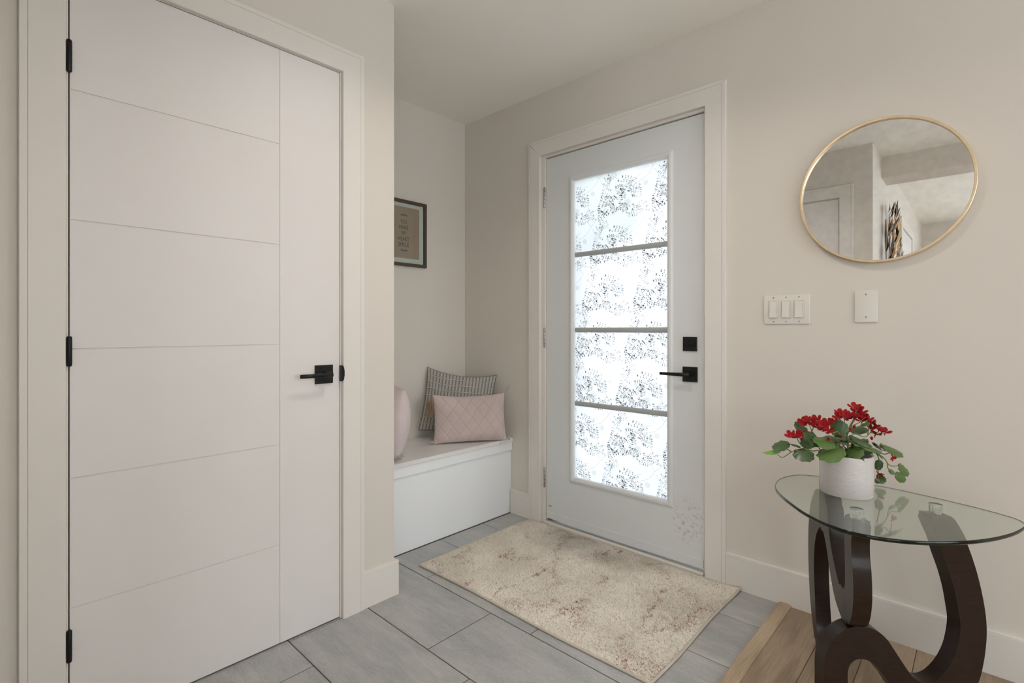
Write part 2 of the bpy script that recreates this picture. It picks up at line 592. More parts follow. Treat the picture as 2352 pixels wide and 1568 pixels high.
M['tile'] = m_tile()
M['oak'] = m_oak()
M['oakstrip'] = m_oak('oak_transition_strip', (0.33, 0.24, 0.155), (0.54, 0.41, 0.28))
M['espresso'] = m_espresso()
M['glasstop'] = m_solid_glass()
M['picglass'] = m_glass('picture_glass', (0.97, 0.98, 0.97))
M['frost'] = m_frost()
M['pr1'] = m_print('leaf_print_dark', (0.03, 0.03, 0.035), 0.975)
M['pr2'] = m_print('leaf_print_grey', (0.12, 0.12, 0.13), 0.80)
M['pr3'] = m_print('leaf_print_pale', (0.20, 0.20, 0.21), 0.74)
M['pink'] = m_fabric('dusty_pink_cotton', (0.55, 0.45, 0.415))
M['pink2'] = m_fabric('pale_pink_cotton', (0.64, 0.54, 0.53))
M['woven'] = m_woven()
M['cord'] = m_fabric('grey_cord', (0.46, 0.44, 0.395))
M['tassel'] = m_fabric('tan_tassel', (0.34, 0.22, 0.12), var=0.3)
M['kraft'] = m_fabric('kraft_print_paper', (0.36, 0.28, 0.215), 0.9, 500, 0.0, 0.03)
M['rug'] = m_rug('faded_rug_pile')
M['bind'] = m_fabric('rug_binding', (0.56, 0.49, 0.40))
M['leaf1'] = m_leaf('leaf_dark_green', (0.032, 0.065, 0.022), (0.07, 0.125, 0.038))
M['leaf2'] = m_leaf('leaf_mid_green', (0.055, 0.105, 0.022), (0.11, 0.18, 0.04))
M['leaf3'] = m_leaf('leaf_lime_green', (0.14, 0.27, 0.05), (0.22, 0.38, 0.09))
M['stem'] = m_leaf('plant_stem', (0.13, 0.15, 0.03), (0.24, 0.25, 0.06), 0.5)
M['petal'] = m_leaf('red_petal', (0.22, 0.001, 0.003), (0.42, 0.002, 0.005), 0.9)
M['pot'] = m_pot()
M['soil'] = plain('dark_moss', (0.03, 0.026, 0.016), 0.95)
M['grout'] = plain('brown_grout', (0.10, 0.082, 0.062), 0.95)
M['concrete'] = plain('porch_concrete', (0.45, 0.44, 0.42), 0.9)
M['bark'] = plain('tree_bark', (0.10, 0.07, 0.05), 0.9)
M['brass1'] = plain('art_bronze', (0.07, 0.05, 0.03), 0.55, 0.5)
M['brass2'] = plain('art_gold', (0.34, 0.20, 0.08), 0.45, 0.8)

# ---------------------------------------------------------------- the room shell
CEIL = 2.4648
XW = 0.0268          # closet wall face
YC = -1.0327         # closet corner
XA = -0.69           # alcove back wall face
def struct(o): return tag(o, kind='structure')

floor = struct(box('floor', -0.84, 4.55, -6.30, 0.20, -0.12, -0.0025, M['grout']))

# porcelain tiles, 305 x 610, long side along the door wall
rows = [(-0.2455, -0.004, 0.22), (-0.551, -0.2455, 0.12), (-0.8565, -0.551, 0.017), (-1.164, -0.8565, 0.425), (-1.4725, -1.164, 0.03),
        (-1.779, -1.4725, 0.22), (-2.086, -1.779, 0.425), (-2.27, -2.086, 0.03)]
tile_cache = {}
def tile_mesh(w, h):
    key = (round(w, 3), round(h, 3))
    if key not in tile_cache:
        bm = bmesh.new(); b = 0.0012
        A = [bm.verts.new((x, y, -0.010)) for x, y in ((-w/2, -h/2), (w/2, -h/2), (w/2, h/2), (-w/2, h/2))]
        B = [bm.verts.new((x, y, -b)) for x, y in ((-w/2, -h/2), (w/2, -h/2), (w/2, h/2), (-w/2, h/2))]
        Cc = [bm.verts.new((x, y, 0)) for x, y in ((-w/2+b, -h/2+b), (w/2-b, -h/2+b), (w/2-b, h/2-b), (-w/2+b, h/2-b))]
        for p, q in ((A, B), (B, Cc)):
            for i in range(4): bm.faces.new((p[i], p[(i+1) % 4], q[(i+1) % 4], q[i]))
        bm.faces.new(Cc)
        me = bpy.data.meshes.new('tile'); bm.to_mesh(me); bm.free(); me.materials.append(M['tile'])
        tile_cache[key] = me
    return tile_cache[key]
G = 0.004
rnd = random.Random(4)
for y0, y1, off in rows:
    xmin = -0.262 if y1 > -1.0 else -0.02
    if y0 < -0.8 and y1 < -0.8 and y1 > -1.0: xmin = -0.262
    xs = [off + 0.611 * k for k in range(-3, 5)]
    cuts = [xmin] + [x for x in xs if xmin + 0.03 < x < 1.2] + [1.228]
    for a, b in zip(cuts[:-1], cuts[1:]):
        o = bpy.data.objects.new('tile', tile_mesh(b - a - G, y1 - y0 - G)); COL.objects.link(o)
        o.location = ((a + b) / 2, (y0 + y1) / 2, rnd.uniform(-0.0004, 0.0004))
        adopt(o, floor)
# oak boards, running away from the door wall
bw = 0.1302
x = 1.2735
rnd = random.Random(11)
ci = 0
while x < 4.4:
    y = -0.004 - (0.0 if ci == 0 else rnd.uniform(0.5, 1.6) - 1.75 if False else 0.0)
    first = rnd.uniform(0.35, 1.75)
    y1 = -0.004
    L = first
    while y1 > -6.15:
        y0 = max(y1 - L, -6.15)
        if x > 1.39 or y1 > -2.4 or True:
            xx0, xx1 = x + 0.0008, min(x + bw, 4.4) - 0.0008
            key = ('b', round(xx1 - xx0, 3), round(y1 - y0, 2))
            if key not in tile_cache:
                w, h, b = xx1 - xx0, y1 - y0 - 0.0014, 0.0012
                me = bpy.data.meshes.new('floorboard')
                q = [(-w/2, -h/2), (w/2, -h/2), (w/2, h/2), (-w/2, h/2)]
                V = [(a, c, -0.010) for a, c in q] + [(a, c, 0.002 - b) for a, c in q] + [(a - math.copysign(b, a), c - math.copysign(b, c), 0.002) for a, c in q]
                F = [(0, 1, 5, 4), (1, 2, 6, 5), (2, 3, 7, 6), (3, 0, 4, 7), (4, 5, 9, 8), (5, 6, 10, 9), (6, 7, 11, 10), (7, 4, 8, 11), (8, 9, 10, 11)]
                me.from_pydata(V, [], F); me.materials.append(M['oak']); tile_cache[key] = me
            o = bpy.data.objects.new('floorboard', tile_cache[key]); COL.objects.link(o)
            o.location = ((xx0 + xx1) / 2, (y0 + y1) / 2, 0)
            adopt(o, floor)
        y1 = y0; L = rnd.choice((1.20, 1.50, 1.80))
    x += bw; ci += 1
# hall side boards (behind the closet block the hall starts at x = 1.24)
# oak transition strip between tile and boards
tprof = [(0, -0.001), (0.001, 0.006), (0.008, 0.0105), (0.024, 0.0115), (0.040, 0.0105), (0.047, 0.006), (0.048, 0.002), (0.048, -0.001)]
struct(strip('trim_1', tprof, (1.2268, -0.0145, 0), (1.2268, -6.1, 0), (1, 0, 0), (0, 0, 1), M['oakstrip']))

T = 0.15
# back wall with the entrance opening
HX0, HX1, HZ = -0.0225, 0.9225, 2.0985
wall_back = struct(boxes('wall_back', [(-0.84, HX0, 0, T, -0.05, CEIL + 0.05), (HX1, 4.55, 0, T, -0.05, CEIL + 0.05), (HX0, HX1, 0, T, HZ, CEIL + 0.05)], M['wall']))
struct(box('wall_alcove', XA - T, XA, -2.42, 0.0, -0.05, CEIL + 0.05, M['wall']))
struct(box('wall_alcove_side', XA, XW - 0.11, YC - 0.11, YC, -0.05, CEIL + 0.05, M['wall']))
CY0, CY1, CZ = -2.0665, -1.2745, 2.0935
struct(boxes('wall_left', [(XW - 0.11, XW, CY1, YC, -0.05, CEIL + 0.05), (XW - 0.11, XW, -2.27, CY0, -0.05, CEIL + 0.05), (XW - 0.11, XW, CY0, CY1, CZ, CEIL + 0.05)], M['wall']))
struct(box('wall_front', XA, 1.24, -2.39, -2.27, -0.05, CEIL + 0.05, M['wall']))
struct(box('wall_hall', 1.12, 1.24, -6.30, -2.39, -0.05, CEIL + 0.05, M['wall']))
struct(boxes('wall_far', [(1.12, 2.4, -6.30, -6.15, -0.05, 2.52), (4.0, 4.55, -6.30, -6.15, -0.05, 2.52), (2.4, 4.0, -6.30, -6.15, -0.05, 0.7), (2.4, 4.0, -6.30, -6.15, 2.2, 2.52)], M['wall']))
struct(boxes('wall_right', [(4.4, 4.55, -6.15, -5.2, -0.05, 2.52), (4.4, 4.55, -3.2, -2.15, -0.05, 2.52), (4.4, 4.55, -0.45, 0.0, -0.05, 2.52), (4.4, 4.55, -5.2, -3.2, -0.05, 0.62), (4.4, 4.55, -5.2, -3.2, 2.18, 2.52), (4.4, 4.55, -2.15, -0.45, -0.05, 0.62), (4.4, 4.55, -2.15, -0.45, 2.18, 2.52)], M['wall']))
struct(box('ceiling', -0.84, 4.55, -6.30, 0.15, CEIL, 2.62, M['ceil']))
# dropped header across the hall mouth
struct(box('trim_2', 1.24, 4.4, -2.98, -2.70, 2.30, CEIL, M['wall']))
# window frames and mullions: one for the hall side, two round added fill lights
def window(name, x=None, y=None, a0=0, a1=1, z0=0, z1=1):
    w = empty(name, (x if x else (a0+a1)/2, y if y else (a0+a1)/2, z0)); tag(w, kind='structure')
    f = 0.05
    def bb(nm, p0, p1, q0, q1, d=0.06):
        if x is not None: box(nm, x - 0.02, x + d, p0, p1, q0, q1, M['trim'], w, 0.003)
        else: box(nm, p0, p1, y - d, y + 0.02, q0, q1, M['trim'], w, 0.003)
    bb('window_frame', a0, a0 + f, z0, z1); bb('window_frame', a1 - f, a1, z0, z1)
    bb('window_frame', a0 + f, a1 - f, z0, z0 + f); bb('window_frame', a0 + f, a1 - f, z1 - f, z1)
    bb('mullion', (a0+a1)/2 - 0.02, (a0+a1)/2 + 0.02, z0 + f, z1 - f)
window('window_1', x=4.42, a0=-5.2, a1=-3.2, z0=0.62, z1=2.18)
window('fill_window_3', x=4.42, a0=-2.15, a1=-0.45, z0=0.62, z1=2.18)  # unseen frame added round the right-wall fill
window('fill_window_2', y=-6.17, a0=2.4, a1=4.0, z0=0.7, z1=2.2)  # unseen frame added round the far-wall fill

# baseboards
BBP = [(0, 0), (0, 0.014), (0.1275, 0.014), (0.1285, 0.0122), (0.1295, 0.014), (0.1405, 0.0135), (0.1424, 0.012), (0.1424, 0)]
struct(strip('baseboard_back', BBP, (1.0160, 0, 0), (4.4, 0, 0), (0, 0, 1), (0, -1, 0), M['trim']))
struct(strip('baseboard_alcove', BBP, (-0.262, 0, 0), (-0.1140, 0, 0), (0, 0, 1), (0, -1, 0), M['trim']))
struct(strip('baseboard_left', BBP, (XW, -1.1828, 0), (XW, YC + 0.014, 0), (0, 0, 1), (1, 0, 0), M['trim']))
struct(strip('baseboard_side', BBP, (XW, YC, 0), (-0.262, YC, 0), (0, 0, 1), (0, 1, 0), M['trim']))
struct(strip('baseboard_hall', BBP, (1.24, -6.15, 0), (1.24, -2.27, 0), (0, 0, 1), (1, 0, 0), M['trim']))

# casing profile: width from the inner edge outwards, thickness
def cas_prof(w): return [(0, 0), (0, 0.0165), (0.0015, 0.018), (w - 0.0172, 0.018), (w - 0.0165, 0.0162), (w - 0.0158, 0.018), (w - 0.0012, 0.018), (w, 0.0168), (w, 0)]

# ---------------------------------------------------------------- entrance door
def lever_handle(name, par, o, ex, ez, out, L, direction):
    """square rose with lever; o centre of rose on the door face, ex along door, out = outward normal"""
    o, ex, ez, out = Vector(o), Vector(ex), Vector(ez), Vector(out)
    s = 0.0345
    h = prism(name, [(-s, -s), (s, -s), (s, s), (-s, s)], o, ex, ez, out, 0.008, M['black'], par, 0.0012)
    prism('spindle', disc_poly(0.0115, 20), o + out * 0.008, ex, ez, out, 0.034, M['black'], h, 0.001, smooth=True)
    a = o + out * 0.046
    d = ex * direction
    pts = [a - d * 0.013, a + d * 0.03, a + d * L * 0.6 + out * 0.002, a + d * L + out * 0.0]
    R = []
    for i, p in enumerate(pts):
        hz = (0.009, 0.0085, 0.0075, 0.007)[i]; ho = (0.0065, 0.006, 0.005, 0.0045)[i]
        R.append([p + ez * (hz * math.cos(q)) + out * (ho * math.sin(q)) for q in [2 * math.pi * k / 16 for k in range(16)]])
    loft('lever', R, M['black'], h, smooth=True)
    return h

def hinge(par, x, y, z0, z1, mat, r, leafs):
    h = loft('hinge', tube_rings([(x, y, z0), (x, y, z0 + 0.003), (x, y, z1 - 0.003), (x, y, z1)], [r * 0.75, r, r, r * 0.75], 14), mat, par, smooth=True)
    n = 5
    for i in range(1, n):
        z = z0 + (z1 - z0) * i / n
        loft('knuckle_ring', tube_rings([(x, y, z - 0.0006), (x, y, z + 0.0006)], [r * 1.03, r * 1.03], 14), M['dark'], h)
    if leafs: box('hinge_leaf', *leafs, z0 + 0.004, z1 - 0.004, mat, h)
    return h

d1 = empty('door_1', (0.457, 0.03, 0)); tag(d1, kind='structure')
SX0, SX1, SZ0, SZ1, SY = 0.0, 0.914, 0.0305, 2.0815, 0.0118
GX0, GX1, GZ0, GZ1 = 0.182, 0.7395, 0.286, 1.930      # cut-out in the slab
slab = boxes('slab', [(SX0, GX0, SY, SY + 0.044, SZ0, SZ1), (GX1, SX1, SY, SY + 0.044, SZ0, SZ1),
                      (GX0, GX1, SY, SY + 0.044, SZ0, GZ0), (GX0, GX1, SY, SY + 0.044, GZ1, SZ1)], M['door'], d1)
# jamb and stop
for nm, b in (('jamb', (HX0, -0.0032, 0.0, 0.14, 0, HZ)), ('jamb', (0.9165, HX1, 0.0, 0.14, 0, HZ)), ('jamb', (-0.0032, 0.9165, 0.0, 0.14, 2.0858, HZ))):
    box(nm, *b, M['trim'], d1, 0.0008)
for b in ((-0.0032, 0.010, SY + 0.046, 0.07, 0, 2.0858), (0.904, 0.9165, SY + 0.046, 0.07, 0, 2.0858), (0.010, 0.904, SY + 0.046, 0.07, 2.072, 2.0858)):
    box('door_stop', *b, M['trim'], d1)
cw = 0.0845
zi = 2.1009
strip('casing', cas_prof(cw), (-0.0291, 0, 0.0), (-0.0291, 0, zi), (-1, 0, 0), (0, -1, 0), M['trim'], d1, 0, 1)
strip('casing', cas_prof(0.0894), (0.9262, 0, 0.0), (0.9262, 0, zi), (1, 0, 0), (0, -1, 0), M['trim'], d1, 0, 1)
def head(x0, x1, z, w0, w1, hgt, par):
    pr = cas_prof(hgt)
    r0 = [Vector((x0 - w / hgt * w0, -d, z + w)) for w, d in pr]; r1 = [Vector((x1 + w / hgt * w1, -d, z + w)) for w, d in pr]
    loft('casing', [r0, r1], M['trim'], par)
head(-0.0291, 0.9262, zi, cw, 0.0894, 0.0905, d1)
# glazing moulding (four mitred lengths), stepped profile
mo = [(0, 0), (0, 0.003), (0.004, 0.0045), (0.008, 0.008), (0.016, 0.0095), (0.0225, 0.008), (0.0245, 0.0045), (0.029, 0.0035), (0.0315, -0.004), (0.0315, -0.012), (0, -0.006)]
X0, X1, Z0, Z1 = 0.1605, 0.7655, 0.2675, 1.9505
yy = SY
strip('glazing_moulding', mo, (X0, yy, Z0), (X0, yy, Z1), (1, 0, 0), (0, -1, 0), M['door'], d1, 1, -1)
strip('glazing_moulding', mo, (X1, yy, Z0), (X1, yy, Z1), (-1, 0, 0), (0, -1, 0), M['door'], d1, 1, -1)
strip('glazing_moulding', mo, (X0, yy, Z0), (X1, yy, Z0), (0, 0, 1), (0, -1, 0), M['door'], d1, 1, -1)
strip('glazing_moulding', mo, (X0, yy, Z1), (X1, yy, Z1), (0, 0, -1), (0, -1, 0), M['door'], d1, 1, -1)
pane = box('glass_pane', GX0, GX1, 0.0300, 0.0312, GZ0, GZ1, M['frost'], d1)
tag(pane, 'frosted glass pane printed with fine leafy sprigs')
# grille bars in front of the film
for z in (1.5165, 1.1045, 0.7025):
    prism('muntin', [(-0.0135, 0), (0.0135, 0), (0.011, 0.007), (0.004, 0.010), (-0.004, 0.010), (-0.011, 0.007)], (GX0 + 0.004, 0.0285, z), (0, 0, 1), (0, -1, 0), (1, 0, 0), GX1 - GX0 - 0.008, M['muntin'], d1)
# sweep, bottom rail trim, threshold
box('door_sweep', 0.003, 0.911, SY - 0.004, SY, SZ0 + 0.002, SZ0 + 0.038, M['door'], d1, 0.001)
box('threshold', -0.003, 0.9165, 0.004, 0.14, -0.004, 0.022, M['steel'], d1, 0.003)
box('sill_strip', -0.003, 0.9165, -0.012, 0.010, -0.002, 0.017, M['trim'], d1, 0.002)
for z0, z1 in ((1.803, 1.921), (1.004, 1.118), (0.204, 0.320)):
    hinge(d1, -0.0075, 0.0015, z0, z1, M['steel'], 0.0058, None)
lever_handle('door_handle', d1, (0.848, SY, 0.9015), (1, 0, 0), (0, 0, 1), (0, -1, 0), 0.128, -1)
s = 0.0325
db = prism('deadbolt', [(-s, -s), (s, -s), (s, s), (-s, s)], (0.848, SY, 1.0405), (1, 0, 0), (0, 0, 1), (0, -1, 0), 0.009, M['black'], d1, 0.0012)
prism('thumb_turn', [(-0.022, -0.004), (0.022, -0.0055), (0.022, 0.0055), (-0.022, 0.004)], (0.850, SY - 0.009, 1.0405), (1, 0, 0), (0, 0, 1), (0, -1, 0), 0.016, M['black'], db, 0.0015)
box('maker_sticker', 0.014, 0.036, SY - 0.0003, SY, 0.0995, 0.1065, M['steel'], d1)

# leaf print of the privacy film: sprigs of tiny leaves, stems and round seed heads
def print_film():
    rn = random.Random(7)
    out = {1: ([], []), 2: ([], []), 3: ([], [])}
    BX0, BX1, BZ0, BZ1 = GX0 + 0.006, GX1 - 0.006, GZ0 + 0.006, GZ1 - 0.006
    bars = (1.5165, 1.1045, 0.7025)
    def put(k, pts):
        if any(not (BX0 < p[0] < BX1 and BZ0 < p[1] < BZ1) for p in pts): return
        V, F = out[k]; n = len(V)
        V.extend((p[0], 0.0297, p[1]) for p in pts); F.append(tuple(range(n, n + len(pts))))
    def leaf(k, x, z, a, L, w):
        c, s_ = math.cos(a), math.sin(a)
        q = [(0, 0), (0.35 * L, w / 2), (0.7 * L, w * 0.38), (L, 0), (0.7 * L, -w * 0.38), (0.35 * L, -w / 2)]
        put(k, [(x + u * c - v * s_, z + u * s_ + v * c) for u, v in q])
    def line(k, P, w):
        for (xa, za), (xb, zb) in zip(P[:-1], P[1:]):
            d = math.hypot(xb - xa, zb - za) or 1e-6
            nx, nz = -(zb - za) / d * w / 2, (xb - xa) / d * w / 2
            put(k, [(xa + nx, za + nz), (xb + nx, zb + nz), (xb - nx, zb - nz), (xa - nx, za - nz)])
    def sprig(k, x, z, a, L, curl, nb, ll, stem=0.0):
        """curved main stem; side twigs with paired leaves"""
        P = []; cx, cz, ca = x, z, a
        steps = 14
        for i in range(steps + 1):
            P.append((cx, cz, ca)); cx += math.cos(ca) * L / steps; cz += math.sin(ca) * L / steps; ca += curl / steps
        line(max(k, 2), [(p[0], p[1]) for p in P], 0.0009)
        r2 = random.Random(int(abs(x * 7919 + z * 104729 + a * 31)) if False else k * 13 + nb)
        i0 = int(stem * steps)
        ntw = 3 + nb
        for q in range(ntw):
            f_ = stem + (1 - stem) * (q + 0.3) / ntw
            px, pz, pa = P[int(f_ * steps)]
            sd = 1 if q % 2 else -1
            bl = L * (0.58 - 0.26 * q / ntw) * (0.8 + 0.4 * r2.random())
            ba = pa + sd * (0.62 + 0.30 * r2.random()); bend = -sd * 0.25
            tw = [(px, pz)]; m = 4 if k == 1 else 3; aa = ba
            for j in range(m):
                tw.append((tw[-1][0] + math.cos(aa) * bl / m, tw[-1][1] + math.sin(aa) * bl / m)); aa += bend / m
            line(max(k, 2), tw, 0.00055)
            for j in range(1, m + 1):
                for s2 in (-1, 1):
                    if r2.random() < 0.92:
                        leaf(k, tw[j][0] + math.cos(aa + s2) * 0.002, tw[j][1] + math.sin(aa + s2) * 0.002, aa + s2 * (0.6 + 0.3 * r2.random()), ll * (0.75 + 0.4 * r2.random()), ll * 0.42)
            leaf(k, tw[-1][0], tw[-1][1], aa, ll * 1.1, ll * 0.46)
        px, pz, pa = P[-1]
        for j in range(5):
            leaf(k, px, pz, pa + (j - 2) * 0.55, ll, ll * 0.44)
    def seed(k, x, z, r):
        for ring in (0.25, 0.55, 0.85):
            m = int(6 + ring * 18)
            for i in range(m):
                a = 2 * math.pi * i / m
                leaf(k, x + math.cos(a) * r * ring, z + math.sin(a) * r * ring, a, r * 0.22, r * 0.13)
    motifs = [('s', 1, 0.135, 0.018, 3.45, 0.120, 0.30, 3, 0.0092, 0.25), ('s', 1, 0.160, -0.128, 0.30, 0.130, -0.30, 3, 0.0092, 0.28),
              ('s', 2, 0.205, 0.045, 2.20, 0.080, 0.5, 2, 0.0088, 0.25), ('s', 1, 0.205, 0.045, 0.70, 0.095, 0.2, 2, 0.0088, 0.45),
              ('s', 2, 0.212, 0.030, -0.90, 0.095, -0.7, 2, 0.0078, 0.40), ('s', 2, 0.152, -0.120, 2.30, 0.080, -0.5, 2, 0.0080, 0.25),
              ('s', 3, 0.040, -0.025, 4.30, 0.065, 0.6, 2, 0.0072, 0.1), ('s', 3, 0.300, -0.020, -0.40, 0.060, -0.6, 2, 0.0070, 0.0),
              ('s', 2, 0.085, 0.085, 1.40, 0.050, 0.4, 1, 0.0075, 0.0), ('s', 3, 0.010, 0.085, 1.00, 0.055, -0.6, 2, 0.0070, 0.1),
              ('s', 3, 0.130, -0.045, 3.60, 0.050, 0.5, 1, 0.0068, 0.0), ('s', 3, 0.225, -0.065, 4.90, 0.045, 0.4, 1, 0.0068, 0.0),
              ('s', 3, 0.055, -0.055, 0.6, 0.060, 0.7, 2, 0.0070, 0.1), ('s', 2, 0.262, -0.030, 1.9, 0.060, -0.6, 2, 0.0074, 0.2), ('s', 3, 0.005, 0.020, 2.4, 0.060, 0.5, 2, 0.0070, 0.1),
              ('s', 3, 0.150, 0.105, 0.2, 0.070, -0.5, 2, 0.0068, 0.1), ('s', 2, 0.020, -0.100, 5.2, 0.060, 0.6, 2, 0.0074, 0.1), ('s', 3, 0.240, -0.100, 0.5, 0.05, 0.5, 2, 0.0066, 0.0),
              ('l', 2, 0.205, 0.045, 4.2, 0.110, -0.9), ('l', 2, 0.160, -0.128, 3.3, 0.075, 0.7),
              ('c', 2, 0.165, -0.030, 0.0125), ('c', 3, 0.060, -0.112, 0.0185), ('c', 3, 0.275, -0.105, 0.0135), ('c', 3, 0.125, 0.070, 0.0100)]
    for j in range(-1, 8):
        for i in range(-1, 4):
            ox = 0.1365 + i * 0.312 - j * 0.0505; oz = 1.862 - j * 0.2485
            for mt in motifs:
                if mt[0] == 's':
                    _, k, x, z, a, L, cu, nb, ll, st = mt
                    x_, z_ = ox + x, oz + z
                    if BX0 - 0.15 < x_ < BX1 + 0.15 and BZ0 - 0.15 < z_ < BZ1 + 0.15: sprig(k, x_, z_, a, L, cu, nb, ll, st)
                elif mt[0] == 'l':
                    _, k, x, z, a, L, cu = mt
                    P = []; cx, cz, ca = ox + x, oz + z, a
                    for q in range(15):
                        P.append((cx, cz)); cx += math.cos(ca) * L / 14; cz += math.sin(ca) * L / 14; ca += cu / 14
                    line(k, P, 0.0009)
                else:
                    _, k, x, z, r = mt
                    seed(k, ox + x, oz + z, r)
    for k, nm in ((1, 'M'), (2, 'M'), (3, 'M')):
        V, F = out[k]
        me = bpy.data.meshes.new('leaf_print'); me.from_pydata(V, [], F)
        o = link('leaf_print', me, M['pr%d' % k], pane)
        tag(o, ('dark', 'grey', 'pale grey')[k - 1] + ' leaf sprigs printed on the frosted film', kind='stuff')
print_film()

# porch outside, blurred by the film
struct(box('ground', -6, 7, 0.15, 9, -0.3, -0.14, M['concrete']))
struct(box('porch_step', -0.6, 1.6, 0.16, 1.5, -0.14, -0.03, M['concrete'], bev=0.01))
struct(box('added_porch_roof', -0.05, 3.2, 0.9, 1.6, 2.15, 2.30, M['trim'], bev=0.01))  # slab added to grey the upper right of the pane
TX0, TY0, TZ0 = -2.75, 4.2, 3.05
tr = empty('garden_tree', (TX0, TY0, -0.14)); tag(tr, 'blurred green garden tree outside the frosted door glass', 'tree')
tube('trunk', [(TX0, TY0, -0.14), (TX0 + 0.03, TY0, 1.2), (TX0 - 0.02, TY0, 2.5)], (0.11, 0.06), M['bark'], tr, 10, 4)
bm = bmesh.new(); bmesh.ops.create_icosphere(bm, subdivisions=4, radius=0.85)
for v in bm.verts:
    k = 1 + 0.14 * math.sin(9 * v.co.x + 3 * v.co.z) * math.cos(8 * v.co.y) + 0.07 * math.sin(23 * v.co.z + 11 * v.co.x)
    v.co = v.co * k + Vector((TX0, TY0, TZ0))
from_bm('foliage', bm, M['leaf2'], tr, True)

# ---------------------------------------------------------------- closet door
d2 = empty('door_2', (XW, -1.67, 0)); tag(d2, kind='structure')
LY0, LY1, LZ0, LZ1 = -2.0615, -1.2782, 0.006, 2.0898
box('slab', XW - 0.038, XW - 0.0022, LY0, LY1, LZ0, LZ1, M['closet'], d2)
gz = [0.3503, 0.7020, 1.0530, 1.4035, 1.7565]
g = 0.0016
VG = -1.5042
zs = [LZ0] + gz + [LZ1]
for i in range(6):
    za = zs[i] + (g if i else 0); zb = zs[i + 1] - (g if i < 5 else 0)
    box('panel', XW - 0.0022, XW, LY0, VG - g, za, zb, M['closet'], d2, 0.0007)
box('stile_panel', XW - 0.0022, XW, VG + g, LY1, LZ0, LZ1, M['closet'], d2, 0.0007)
# jambs and stops
box('jamb', XW - 0.11, XW, CY0, LY0 - 0.0033, 0, CZ, M['trim'], d2)
box('jamb', XW - 0.11, XW, LY1 + 0.0022, CY1, 0, CZ, M['trim'], d2)
box('jamb', XW - 0.11, XW, LY0 - 0.0033, LY1 + 0.0022, LZ1 + 0.0022, CZ, M['trim'], d2)
cp = cas_prof(0.090)
strip('casing', cp, (XW, -1.2711, 0), (XW, -1.2711, 2.0931), (0, 1, 0), (1, 0, 0), M['trim'], d2, 0, 1)
strip('casing', cp, (XW, -2.0714, 0), (XW, -2.0714, 2.0931), (0, -1, 0), (1, 0, 0), M['trim'], d2, 0, 1)
strip('casing', cp, (XW, -2.0714, 2.0931), (XW, -1.2711, 2.0931), (0, 0, 1), (1, 0, 0), M['trim'], d2, -1, 1)
for z0, z1 in ((1.8005, 1.8875), (1.007, 1.088), (0.209, 0.2955)):
    hinge(d2, XW + 0.0055, -2.0632, z0, z1, M['black'], 0.0062, None)
lever_handle('door_handle', d2, (XW, -1.3425, 0.9395), (0, 1, 0), (0, 0, 1), (1, 0, 0), 0.108, -1)
# latch lip of the strike plate on the jamb edge
sp = [(0, -0.030), (0.006, -0.030), (0.0105, -0.022), (0.0125, -0.008), (0.0125, 0.008), (0.0105, 0.022), (0.006, 0.030), (0, 0.030)]
prism('strike_plate', sp, (XW + 0.0005, -1.2795, 0.9395), (0, 1, 0), (0, 0, 1), (1, 0, 0), 0.019, M['black'], d2, 0.0008)

# ---------------------------------------------------------------- doors seen only in the mirror
d3 = empty('door_3', (0.66, -2.27, 0)); tag(d3, kind='structure')
box('slab', 0.290, 1.030, -2.272, -2.2635, 0.006, 2.09, M['closet'], d3, 0.001)
def head_y(x0, x1, y, z, sgn):
    pass
strip('casing', cp, (1.035, -2.27, 0), (1.035, -2.27, 2.10), (1, 0, 0), (0, 1, 0), M['trim'], d3, 0, 1)
strip('casing', cp, (0.285, -2.27, 0), (0.285, -2.27, 2.10), (-1, 0, 0), (0, 1, 0), M['trim'], d3, 0, 1)
strip('casing', cp, (0.285, -2.27, 2.10), (1.035, -2.27, 2.10), (0, 0, 1), (0, 1, 0), M['trim'], d3, -1, 1)
d4 = empty('door_4', (1.24, -4.3, 0)); tag(d4, kind='structure')
box('slab', 1.238, 1.2465, -4.84, -3.95, 0.006, 2.09, M['closet'], d4, 0.001)
strip('casing', cp, (1.24, -3.945, 0), (1.24, -3.945, 2.10), (0, 1, 0), (1, 0, 0), M['trim'], d4, 0, 1)
strip('casing', cp, (1.24, -4.845, 0), (1.24, -4.845, 2.10), (0, -1, 0), (1, 0, 0), M['trim'], d4, 0, 1)
strip('casing', cp, (1.24, -4.845, 2.10), (1.24, -3.945, 2.10), (0, 0, 1), (1, 0, 0), M['trim'], d4, -1, 1)

# ---------------------------------------------------------------- bench
be = empty('storage_bench', (-0.45, -0.52, 0)); tag(be, 'white built-in storage bench with hinged lid in the alcove', 'bench')
BF, LF, LB, LT = -0.262, -0.2536, 0.4303, 0.4519
box('front_panel', BF - 0.024, BF - 0.009, YC + 0.001, -0.0005, 0.0, 0.405, M['bench'], be)
box('face_rail', BF - 0.018, BF + 0.001, YC + 0.001, -0.0005, 0.3796, LB - 0.001, M['bench'], be, 0.0008)
box('side_cleat', XA + 0.001, BF - 0.02, -0.02, -0.001, 0.36, LB - 0.001, M['bench'], be)
box('side_cleat', XA + 0.001, BF - 0.02, YC + 0.001, YC + 0.02, 0.36, LB - 0.001, M['bench'], be)
box('lid', -0.5635, LF, YC + 0.05, -0.1195, LB, LT, M['lid'], be, 0.0012)
box('lid_back_strip', XA + 0.001, -0.5655, YC + 0.001, -0.001, LB, LT, M['lid'], be, 0.0012)
box('lid_end_strip', -0.5635, LF, -0.1170, -0.001, LB, LT, M['lid'], be, 0.0012)
box('lid_end_strip', -0.5635, LF, YC + 0.001, YC + 0.048, LB, LT, M['lid'], be, 0.0012)

